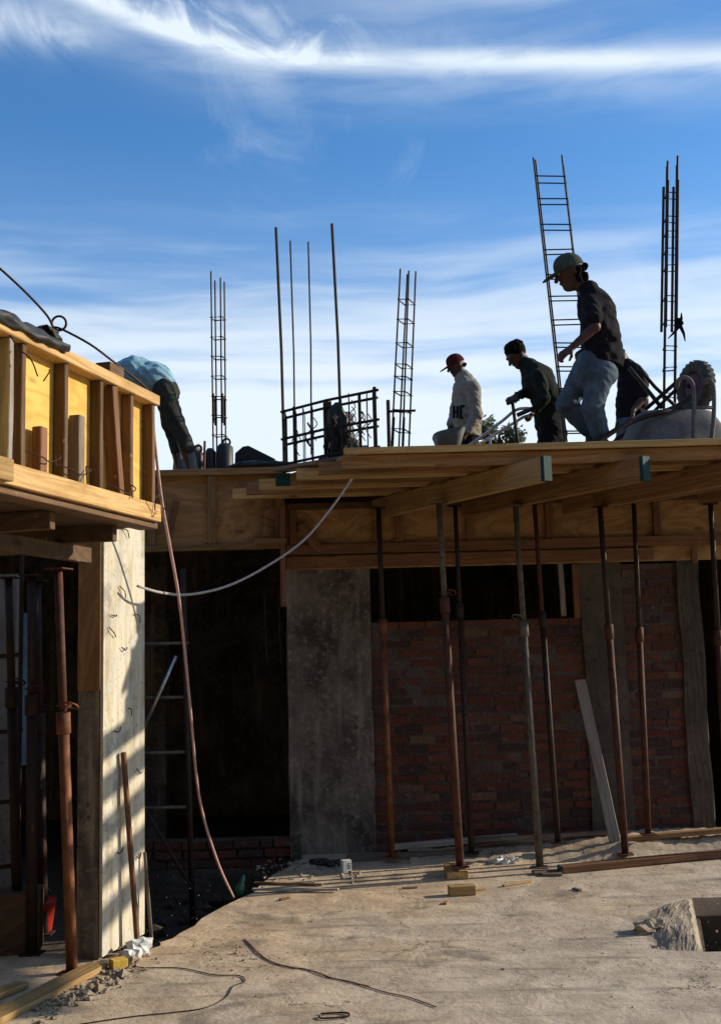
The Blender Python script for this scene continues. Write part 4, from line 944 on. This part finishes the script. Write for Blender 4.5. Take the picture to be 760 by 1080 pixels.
def nets(F, lo, res):
    S = F < 0; nx, ny, nz = F.shape
    c = [S[i:nx-1+i, j:ny-1+j, k:nz-1+k] for i in (0, 1) for j in (0, 1) for k in (0, 1)]
    tot = sum(x.astype(np.int8) for x in c); act = (tot > 0) & (tot < 8)
    idx = -np.ones(act.shape, np.int64); ii = np.argwhere(act); idx[act] = np.arange(len(ii))
    acc = np.zeros((len(ii), 3)); cnt = np.zeros(len(ii)); off = [(i, j, k) for i in (0, 1) for j in (0, 1) for k in (0, 1)]
    for a in range(8):
        for b in range(a+1, 8):
            oa, ob = np.array(off[a]), np.array(off[b])
            if abs(oa-ob).sum() != 1: continue
            fa = F[tuple((ii+oa).T)]; fb = F[tuple((ii+ob).T)]; m = (fa < 0) != (fb < 0)
            t = np.where(m, fa/np.where(m, fa-fb, 1), 0)
            acc += np.where(m[:, None], oa+t[:, None]*(ob-oa), 0); cnt += m
    vs = lo+(ii+acc/np.maximum(cnt, 1)[:, None])*res
    fs = []
    for d in range(3):
        u, v = [(1, 2), (2, 0), (0, 1)][d]
        s0 = [slice(None)]*3; s1 = [slice(None)]*3; s0[d] = slice(0, -1); s1[d] = slice(1, None)
        A = S[tuple(s0)]; B_ = S[tuple(s1)]; e = np.argwhere(A != B_)
        ok = (e[:, u] > 0) & (e[:, v] > 0) & (e[:, u] < F.shape[u]-1) & (e[:, v] < F.shape[v]-1); e = e[ok]
        du = np.zeros(3, int); du[u] = 1; dv = np.zeros(3, int); dv[v] = 1
        q = np.stack([idx[tuple((e-du-dv).T)], idx[tuple((e-dv).T)], idx[tuple(e.T)], idx[tuple((e-du).T)]], 1)
        inside = A[tuple(e.T)]; q[~inside] = q[~inside][:, ::-1]; fs.append(q)
    return vs, np.concatenate(fs)

def add_hand(v, wrist, d, n, curl=.5, side=1, s=1.0):
    """d: hand direction, n: palm normal, side: +1 thumb to n x d"""
    d = V(d).normalized(); n = (V(n)-d*V(n).dot(d)).normalized(); b = n.cross(d)*side
    w = V(wrist); v.cone(w, w+d*.075*s, .028*s, .036*s, .012, n, .5)
    for i, (off, L) in enumerate(((.027, .068), (.009, .078), (-.009, .073), (-.027, .056))):
        p = w+d*.082*s+b*off*s; dd = d.copy()
        for j, f in enumerate((.45, .32, .23)):
            ang = curl*(.45+.5*j)+.08*i; dd2 = (d*math.cos(ang*(j+1)*.8)+n*math.sin(ang*(j+1)*.8)).normalized(); q = p+dd2*L*f*s
            v.cone(p, q, (.0098-.0008*j)*s, (.0092-.001*j)*s, .004); p = q
    p = w+d*.022*s+b*.026*s; q = p+(b*.8+d*.7+n*.3).normalized()*.04*s; v.cone(p, q, .014*s, .0115*s, .010); v.cone(q, q+(b*.15+d*.9+n*.5).normalized()*.034*s, .0115*s, .009*s, .004)
def head(v, hc, f, u, s, k=1.0):
    """face and skull; f forward, u up, s side"""
    hc, f, u, s = V(hc), V(f), V(u), V(s)
    v.ball(hc+u*.022*k-f*.012*k, .094*k, .02, s, .86)
    v.cone(hc+f*.035*k-u*.005*k, hc+f*.052*k-u*.088*k, .060*k, .030*k, .03, s, .9)
    v.cone(hc-u*.03*k, hc+f*.02*k-u*.082*k, .058*k, .045*k, .03, s, .85)      # jaw
    v.cone(hc+f*.086*k+u*.012*k, hc+f*.112*k-u*.028*k, .010*k, .0155*k, .012)  # nose
    v.cone(hc+f*.084*k-u*.052*k-s*.016*k, hc+f*.084*k-u*.052*k+s*.016*k, .009*k, .009*k, .008)  # lips
    v.cone(hc+f*.082*k+u*.028*k-s*.036*k, hc+f*.082*k+u*.028*k+s*.036*k, .012*k, .012*k, .014)  # brow
    for e in (-1, 1): v.ball(hc+s*e*.078*k-u*.01*k-f*.012*k, .026*k, .006, s, .35)
def eyes(t, hc, f, u, s, k=1.0):
    for e in (-1, 1):
        m = MB(); c = V(hc)+V(f)*.086*k+V(u)*.010*k+V(s)*e*.030*k; m.blob(c, (.0115*k,)*3, None, 0, 2); m.build('eye', M['eye'], t, True)
def capmesh(t, hc, f, u, s, mat, k=1.0, btn=True):
    hc, f, u, s = V(hc), V(f), V(u), V(s)
    v = Vol(.007); v.ball(hc+u*.035*k-f*.012*k, .105*k, .01, s, .90); v.cone(hc+u*.07*k+f*.03*k, hc+u*.07*k-f*.03*k, .055*k, .05*k, .03)
    c = v.build('cap', M[mat], t, .0008, [(hc+u*.022*k, -u+f*-.06)])
    v = Vol(.006); p = hc+u*.030*k+f*.065*k; v.cone(p, p+f*.080*k-u*.018*k, .078*k, .062*k, .01, (u+f*.23), .16)
    b = v.build('brim', M[mat], c)
    return c
X_, Y_, Z_ = V((1, 0, 0)), V((0, 1, 0)), V((0, 0, 1))

def walker():
    D = 8.75; q = lambda x, y, dy=0: P(x, y, D+dy)
    t = empty('person', V((q(632, 474).x, D, ZD)), 'tall worker in green cap, black t-shirt and jeans striding left along the deck edge', 'person', 'workers on the deck')
    f = V((-.93, -.10, -.32)).normalized(); s = V((-.1, 1, 0)).normalized(); u = s.cross(f).normalized(); u = u if u.z > 0 else -u
    hc = q(600, 288)
    v = Vol(.008)
    head(v, hc, f, u, s, 1.2)
    nb = q(617, 305); v.cone(hc-u*.05-f*.03, nb, .058, .066, .03)
    chest = q(630, 325); waist = q(634, 362); hip = q(625, 388)
    v.cone(nb+V((0.0, 0, -.04)), chest, .06, .095, .03, Y_, 1.3); v.cone(chest, waist, .095, .09, .03, Y_, 1.3); v.cone(waist, hip, .09, .10, .03, Y_, 1.25)
    shN, shF = q(623, 319, -.16), q(625, 319, .16)
    elN, wrN = q(627, 345, -.24), q(602, 367, -.24)
    v.cone(shN, elN, .052, .041, .03); v.cone(elN, wrN, .042, .028, .02); add_hand(v, wrN, q(589, 377, -.25)-wrN, (.5, 1, -.5), .75, -1, 1.1)
    elF, wrF = q(640, 345, .24), q(618, 368, .22); v.cone(shF, elF, .052, .041, .03); v.cone(elF, wrF, .042, .028, .02); add_hand(v, wrF, q(606, 378, .22)-wrF, (.5, -1, -.5), .7, 1, 1.1)
    # legs: near leg standing, far leg swinging
    hN, kN, aN = q(634, 392, -.1), q(624, 430, -.1), q(633, 462, -.08)
    hF, kF, aF = q(616, 392, .1), q(597, 427, .1), q(622, 456, .12)
    hN2 = hN
    v.cone(hN, kN, .085, .058, .04); v.cone(kN, aN, .058, .036, .02); v.cone(hF, kF, .085, .058, .04); v.cone(kF, aF, .056, .036, .02)
    v.build('body', M['skin'], t); eyes(t, hc, f, u, s, 1.2)
    # t-shirt, hanging away from the belly
    v = Vol(.009)
    v.cone(q(619, 306), q(627, 324), .085, .130, .05, Y_, 1.35); v.cone(q(626, 324), q(631, 355), .128, .135, .05, Y_, 1.3); v.cone(q(631, 355), q(632, 386), .137, .158, .05, Y_, 1.15)
    v.cone(q(635, 330), q(645, 378), .10, .10, .05, Y_, 1.25)
    v.cone(shN+V((0, .02, 0)), q(626, 336, -.23), .072, .068, .03); v.cone(shF-V((0, .02, 0)), q(636, 336, .23), .072, .068, .03)
    v.build('t_shirt', M['tee_black'], t, .006, [(q(628, 385.5), V((-.10, 0, -1))), (q(615, 300.5), V((-.55, 0, 1)))])
    # jeans
    v = Vol(.009); v.cone(q(624, 384), q(622, 396), .135, .140, .05, Y_, 1.2)
    v.cone(hN, kN, .108, .088, .04); v.cone(kN, q(632, 456, -.08), .086, .078, .03); v.cone(hF, kF, .108, .086, .04); v.cone(kF, q(620, 452, .12), .084, .072, .03)
    v.cone(q(634, 386, -.04), q(640, 396, -.06), .09, .085, .05)
    v.build('jeans', M['denim'], t, .0045, [(q(632, 464.5, -.08), V((0, 0, -1)))])
    # shoes
    for a, d, b in ((aN, -.08, .0), (aF, .12, .03)):
        v = Vol(.008); bz = ZD+.045+b; h = V((a.x+.035, a.y, bz)); v.cone(h, h+V((-.17, 0, -.01)), .045, .038, .03, Z_, .9); v.cone(V((a.x, a.y, a.z)), h+V((-.03, 0, .01)), .044, .045, .03)
        sh = v.build('shoe', M['shoe'], t, 0, [(V((0, 0, bz-.026)), (0, 0, -1))])
        v = Vol(.008); v.cone(h+V((0, 0, -.03)), h+V((-.17, 0, -.035)), .046, .042, .01, Z_, .45); v.build('sole', M['sole'], sh)
    capmesh(t, hc, f, u, s, 'cap_green', 1.2)
    v = Vol(.007)
    for i in range(60): v.ball(hc-f*random.uniform(.02, .118)-u*random.uniform(-.02, .11)+s*random.choice((-1, 1))*random.uniform(.01, .100), random.uniform(.020, .032), .010)
    v.build('hair', M['hair'], t, .003)
walker()

def sweatshirt_man():
    D = 12.0; q = lambda x, y, dy=0: P(x, y, D+dy)
    t = empty('person', V((q(492, 500).x, D, ZD)), 'worker in maroon cap and grey printed sweatshirt looking down to the left', 'person', 'workers on the deck')
    f = V((-.9, -.25, -.36)).normalized(); s = V((-.25, .9, 0)).normalized(); u = s.cross(f).normalized(); u = u if u.z > 0 else -u
    hc = q(480.5, 386); v = Vol(.009); head(v, hc, f, u, s)
    nb = q(487, 398); v.cone(hc-u*.05-f*.02, nb, .055, .06, .03)
    v.cone(q(489, 405), q(492, 440), .09, .095, .03, Y_, 1.3); v.cone(q(492, 440), q(495, 470), .12, .13, .05, Y_, 1.25)
    shN, shF = q(498, 408, -.2), q(484, 408, .2)
    elN, wrN = q(502, 438, -.22), q(488, 462, -.25); elF, wrF = q(480, 432, .2), q(474, 452, .05)
    v.cone(shN, elN, .05, .04, .03); v.cone(elN, wrN, .04, .028, .02); v.cone(shF, elF, .05, .04, .03); v.cone(elF, wrF, .04, .028, .02)
    add_hand(v, wrN, (-.8, -.2, -.6), (0, -.3, -1), .8, 1, 1.0); add_hand(v, wrF, (-.5, -.2, -.8), (1, 0, 0), .8, -1, 1.0)
    for dy, kx, fx in ((-.11, 482, 492), (.11, 476, 484)):
        h = q(496, 472, dy); k = q(kx+6, 497, dy); a = V((q(fx+4, 500, dy).x, D+dy, ZD+.08)); v.cone(h, k, .085, .056, .04); v.cone(k, a, .056, .036, .02); v.cone(a, a+V((-.15, -.02, -.035)), .04, .032, .02)
    v.build('body', M['skin'], t); eyes(t, hc, f, u, s)
    v = Vol(.009)
    v.cone(q(486, 396), q(489, 402), .07, .09, .03, Y_, 1.1); v.cone(q(489, 400), q(492, 412), .09, .145, .05, Y_, 1.35); v.cone(q(492, 412), q(493, 440), .145, .150, .05, Y_, 1.25); v.cone(q(493, 440), q(493, 462), .150, .150, .05, Y_, 1.2)
    v.cone(shN, elN, .078, .066, .04); v.cone(elN, q(491, 458, -.245), .066, .05, .03); v.cone(shF, elF, .07, .06, .04); v.cone(elF, q(475, 448, .07), .058, .045, .03)
    v.cone(q(484, 399), q(490, 401, .03), .055, .06, .02)
    sh = v.build('sweatshirt', M['sweat_grey'], t, .005, [(q(493, 462), (0, 0, -1)), (q(485, 393), (-.6, 0, 1))])
    # printed letters on the chest, raised a few millimetres
    pr = MB()
    for a, b in (((478.5, 428), (478.5, 441)), ((482, 428), (482, 441)), ((478.5, 434.5), (482, 434.5)), ((485.5, 428), (485.5, 441)), ((485.5, 428.5), (490, 428)), ((485.5, 434.5), (489, 434)), ((485.5, 441), (490, 441))):
        pr.bar(P(*a, 11.835), P(*b, 11.83), .018, .022)
    pr.build('chest_print', M['print_black'], sh)
    v = Vol(.009); v.cone(q(494, 462), q(494, 476), .14, .14, .04, Y_, 1.2)
    for dy, kx, fx in ((-.11, 488, 496), (.11, 482, 488)):
        h = q(496, 474, dy); k = q(kx, 497, dy); a = V((q(fx, 500, dy).x, D+dy, ZD+.1)); v.cone(h, k, .105, .08, .04); v.cone(k, a, .08, .065, .02)
    v.build('trousers', M['trouser_black'], t, .004)
    capmesh(t, hc, f, u, s, 'cap_maroon')
    v = Vol(.008)
    for i in range(7): v.ball(hc-f*random.uniform(.06, .09)-u*random.uniform(-.01, .05)+s*random.uniform(-.06, .06), .022, .015)
    v.build('hair', M['hair'], t)
sweatshirt_man()

def jacket_man():
    D = 11.0; q = lambda x, y, dy=0: P(x, y, D+dy)
    t = empty('person', V((q(580, 500).x, D, ZD)), 'bareheaded worker in dark jacket stooping over a shovel and barrow handles', 'person', 'workers on the deck')
    f = V((-.72, -.25, -.62)).normalized(); s = V((-.3, .9, 0)).normalized(); u = s.cross(f).normalized(); u = u if u.z > 0 else -u
    hc = q(544, 375); v = Vol(.009); head(v, hc, f, u, s, 1.1)
    nb = q(556, 385); v.cone(hc-u*.04-f*.03, nb, .055, .062, .03)
    v.cone(q(560, 392), q(576, 415), .09, .095, .03, Y_, 1.3); v.cone(q(576, 415), q(580, 448), .12, .13, .05, Y_, 1.25)
    shN, shF = q(567, 396, -.2), q(556, 394, .18); elN, wrN = q(573, 420, -.24), q(562, 436, -.2); elF, wrF = q(556, 414, .1), q(543, 418, -.15)
    v.cone(shN, elN, .05, .04, .03); v.cone(elN, wrN, .04, .028, .02); v.cone(shF, elF, .05, .04, .03); v.cone(elF, wrF, .04, .028, .02)
    add_hand(v, wrN, (-.5, -.3, -.7), (-.6, 0, .3), 1.1, 1, 1.0); add_hand(v, wrF, (-.5, -.4, -.3), (-.2, .3, -1), 1.2, -1, 1.1)
    for dy, kx in ((-.12, 572), (.12, 580)):
        h = q(582, 452, dy); k = q(kx, 480, dy); a = V((q(kx+8, 500, dy).x, D+dy, ZD+.08)); v.cone(h, k, .09, .058, .04); v.cone(k, a, .056, .036, .02); v.cone(a, a+V((-.15, -.02, -.035)), .04, .032, .02)
    v.build('body', M['skin'], t); eyes(t, hc, f, u, s)
    v = Vol(.009); v.cone(q(553, 384), q(560, 391), .07, .10, .03, Y_, 1.15); v.cone(q(558, 388), q(567, 400), .085, .150, .05, Y_, 1.3); v.cone(q(567, 400), q(577, 422), .150, .150, .05, Y_, 1.25); v.cone(q(577, 422), q(579, 446), .15, .15, .05, Y_, 1.2)
    v.cone(shN, elN, .075, .060, .04); v.cone(elN, q(565, 432, -.2), .06, .045, .03); v.cone(shF, elF, .07, .055, .04); v.cone(elF, q(546, 417, -.12), .052, .042, .03)
    v.build('jacket', M['jacket_dark'], t, .005)
    v = Vol(.009); v.cone(q(580, 444), q(582, 458), .14, .15, .04, Y_, 1.25)
    for dy, kx in ((-.12, 573), (.12, 582)):
        h = q(581, 452, dy); k = q(kx, 480, dy); a = V((q(kx+6, 500, dy).x, D+dy, ZD+.1)); v.cone(h, k, .115, .09, .04); v.cone(k, a, .09, .07, .02)
    v.build('trousers', M['trouser_black'], t, .004)
    v = Vol(.007); rr = random.Random(4)
    v.ball(hc+u*.045-f*.026, .112, .01, s, .9)
    for i in range(46):
        d = (u*rr.uniform(.2, 1)-f*rr.uniform(-.5, 1)+s*rr.uniform(-.8, .8)).normalized(); v.ball(hc+u*.04-f*.024+d*.104, rr.uniform(.016, .026), .01)
    v.build('hair', M['hair'], t, .002, [(hc-u*.01, -u+f*.75)])
jacket_man()

def hidden_man():
    D = 10.6; q = lambda x, y, dy=0: P(x, y, D+dy)
    t = empty('person', V((q(668, 500).x, D, ZD)), 'worker in dark clothes bent over just behind the walking man, beside the upturned barrow', 'person', 'workers on the deck')
    f = V((-.70, -.2, -.68)).normalized(); s = V((-.25, .95, 0)).normalized(); u = s.cross(f).normalized(); u = u if u.z > 0 else -u
    hc = q(652, 380); v = Vol(.009); head(v, hc, f, u, s, .98)
    v.cone(hc-u*.03-f*.04, q(661, 386), .055, .062, .03)
    v.cone(q(664, 394), q(667, 420), .085, .095, .03, Y_, 1.3); v.cone(q(667, 420), q(667, 452), .12, .13, .05, Y_, 1.25)
    sh, el, wr = q(672, 396, -.2), q(678, 420, -.22), q(668, 432, -.26); v.cone(sh, el, .05, .04, .03); v.cone(el, wr, .04, .028, .02); add_hand(v, wr, (-.3, -.2, -.9), (-1, 0, 0), .5, 1)
    sh2, el2, wr2 = q(660, 396, .2), q(656, 422, .2), q(652, 442, .1); v.cone(sh2, el2, .05, .04, .03); v.cone(el2, wr2, .04, .028, .02); add_hand(v, wr2, (-.3, 0, -.9), (1, 0, 0), .5, -1)
    for dy, kx in ((-.12, 655), (.12, 665)):
        h = q(667, 455, dy); k = q(kx, 482, dy); a = V((q(kx+8, 500, dy).x, D+dy, ZD+.08)); v.cone(h, k, .09, .058, .04); v.cone(k, a, .056, .036, .02); v.cone(a, a+V((-.15, 0, -.035)), .04, .032, .02)
    v.build('body', M['skin'], t); eyes(t, hc, f, u, s)
    v = Vol(.009); v.cone(q(659, 386), q(664, 393), .07, .10, .03, Y_, 1.15); v.cone(q(663, 390), q(667, 402), .09, .14, .05, Y_, 1.3); v.cone(q(667, 402), q(666, 425), .14, .145, .05, Y_, 1.2); v.cone(q(666, 425), q(664, 448), .145, .14, .05, Y_, 1.2)
    v.cone(sh, q(677, 416, -.22), .07, .06, .04); v.cone(sh2, el2, .065, .055, .04)
    v.build('shirt', M['tee_black'], t, .005)
    v = Vol(.009); v.cone(q(664, 446), q(666, 458), .14, .15, .04, Y_, 1.2)
    for dy, kx in ((-.12, 652), (.12, 664)):
        h = q(664, 455, dy); k = q(kx, 480, dy); a = V((q(kx+8, 500, dy).x, D+dy, ZD+.1)); v.cone(h, k, .115, .09, .04); v.cone(k, a, .09, .07, .02)
    v.build('trousers', M['denim'], t, .004)
    capmesh(t, hc, f, u, s, 'trouser_black', .98)
hidden_man()

def blue_man():
    D = 10.35; q = lambda x, y, dy=0: P(x, y, D+dy)
    t = empty('person', V((q(205, 510).x, D, ZD)), 'worker in pale blue shirt bent double behind the yellow form, only back and legs showing', 'person', 'workers on the deck')
    f = V((-.5, .0, -.86)).normalized(); s = V((0, 1, 0)); u = s.cross(f).normalized(); u = -u
    u = V((-.86, 0, .5))
    hc = q(103, 420); v = Vol(.010); head(v, hc, f, u, s)
    v.cone(hc-u*.05, q(114, 408), .055, .06, .03)
    v.cone(q(118, 402), q(145, 396), .09, .10, .03, Y_, 1.3); v.cone(q(145, 396), q(172, 407), .10, .10, .03, Y_, 1.25)
    for dy in (-.2, .2):
        a, b, c = q(122, 405, dy), q(116, 440, dy), q(108, 468, dy); v.cone(a, b, .05, .04, .03); v.cone(b, c, .04, .028, .02); add_hand(v, c, (-.2, 0, -1), (0, 1 if dy < 0 else -1, 0), .5, 1)
    legs = ((-.12, 186, 446, 204, 492), (.12, 180, 448, 192, 492))
    for dy, kx, ky, ax_, ay in legs:
        h, k = q(172, 412, dy), q(kx, ky, dy); a = V((q(ax_+2, 505, dy).x, D+dy, ZD+.08)); v.cone(h, k, .09, .06, .04); v.cone(k, a, .058, .038, .02); v.cone(a, a+V((-.15, 0, -.035)), .04, .032, .02)
    v.build('body', M['skin'], t); eyes(t, hc, f, u, s)
    v = Vol(.009); v.cone(q(120, 400), q(142, 393), .13, .150, .05, Y_, 1.3); v.cone(q(142, 393), q(165, 399), .150, .145, .05, Y_, 1.25); v.cone(q(165, 399), q(178, 410), .14, .10, .05, Y_, 1.2)
    for dy in (-.2, .2): v.cone(q(122, 405, dy), q(118, 428, dy), .07, .06, .04)
    v.build('shirt', M['shirt_blue'], t, .006, [(q(182, 408), V((.75, 0, -.55)))], 30)
    v = Vol(.009); v.cone(q(168, 402), q(176, 413), .12, .125, .05, Y_, 1.25)
    for dy, kx, ky, ax_, ay in legs:
        h, k, a = q(173, 412, dy), q(kx, ky, dy), q(ax_-5, ay-18, dy); v.cone(h, k, .105, .082, .04); v.cone(k, a, .082, .066, .03)
    v.build('trousers', M['trouser_olive'], t, .006)
    for dy, kx, ky, ax_, ay in legs:
        a = q(ax_-4, ay-18, dy); b = V((q(ax_+2, 505, dy).x, D+dy, ZD+.05)); v = Vol(.009); v.cone(a, b, .05, .048, .02); v.cone(b, b+V((-.16, 0, -.01)), .048, .04, .02); v.build('boot', M['barrow'], t)
blue_man()

# ------------------------------------------------------------------ trees beyond
def tree(px, ytop, D, w, label, mat, seed, n=5200, group='trees beyond the deck'):
    rr = random.Random(seed); top = P(px, ytop, D); base = V((top.x, D, -.36)); H = top.z+.36
    t = empty('tree', base, label, 'tree', group)
    tr = MB().path([base, base+V((.1, 0, H*.3)), base+V((-.1, .1, H*.65)), base+V((0, 0, H*.93))], [.28, .2, .12, .04], 8)
    clumps = []
    for i in range(26):
        z = H*rr.uniform(.38, .96); rad = w*math.sqrt(max(.05, 1-(z/H-.3)**2*1.75)); a = rr.uniform(0, 6.28); r = rad*rr.uniform(.2, 1)
        c = base+V((r*math.cos(a), r*math.sin(a), z)); clumps.append((c, w*rr.uniform(.16, .34))); 
        tr.path([base+V((0, 0, z*.75)), c], [.07, .015], 5)
    tr.build('trunk', M['bark'], t)
    vs = []; fs = []
    for i in range(n):
        c, r = rr.choice(clumps); d = V((rr.gauss(0, 1), rr.gauss(0, 1), rr.gauss(0, .8))).normalized()*r*rr.uniform(.4, 1.25); p = c+d; s_ = rr.uniform(.06, .15)
        a = V((rr.uniform(-1, 1), rr.uniform(-1, 1), rr.uniform(-1, 1))).normalized(); b = a.orthogonal().normalized(); k = len(vs)
        vs += [p-a*s_, p+b*s_*.5, p+a*s_, p-b*s_*.5]; fs.append((k, k+1, k+2, k+3))
    mesh('crown', vs, fs, M[mat], t)
tree(525, 436, 32, 1.5, 'sparse small crown showing between the two stooping men, beyond the deck', 'leaf', 5, 6500)
tree(186, 448, 22, 1.0, 'pink flecked bush crown behind the legs of the man in blue', 'leaf_fl', 9, 5000)
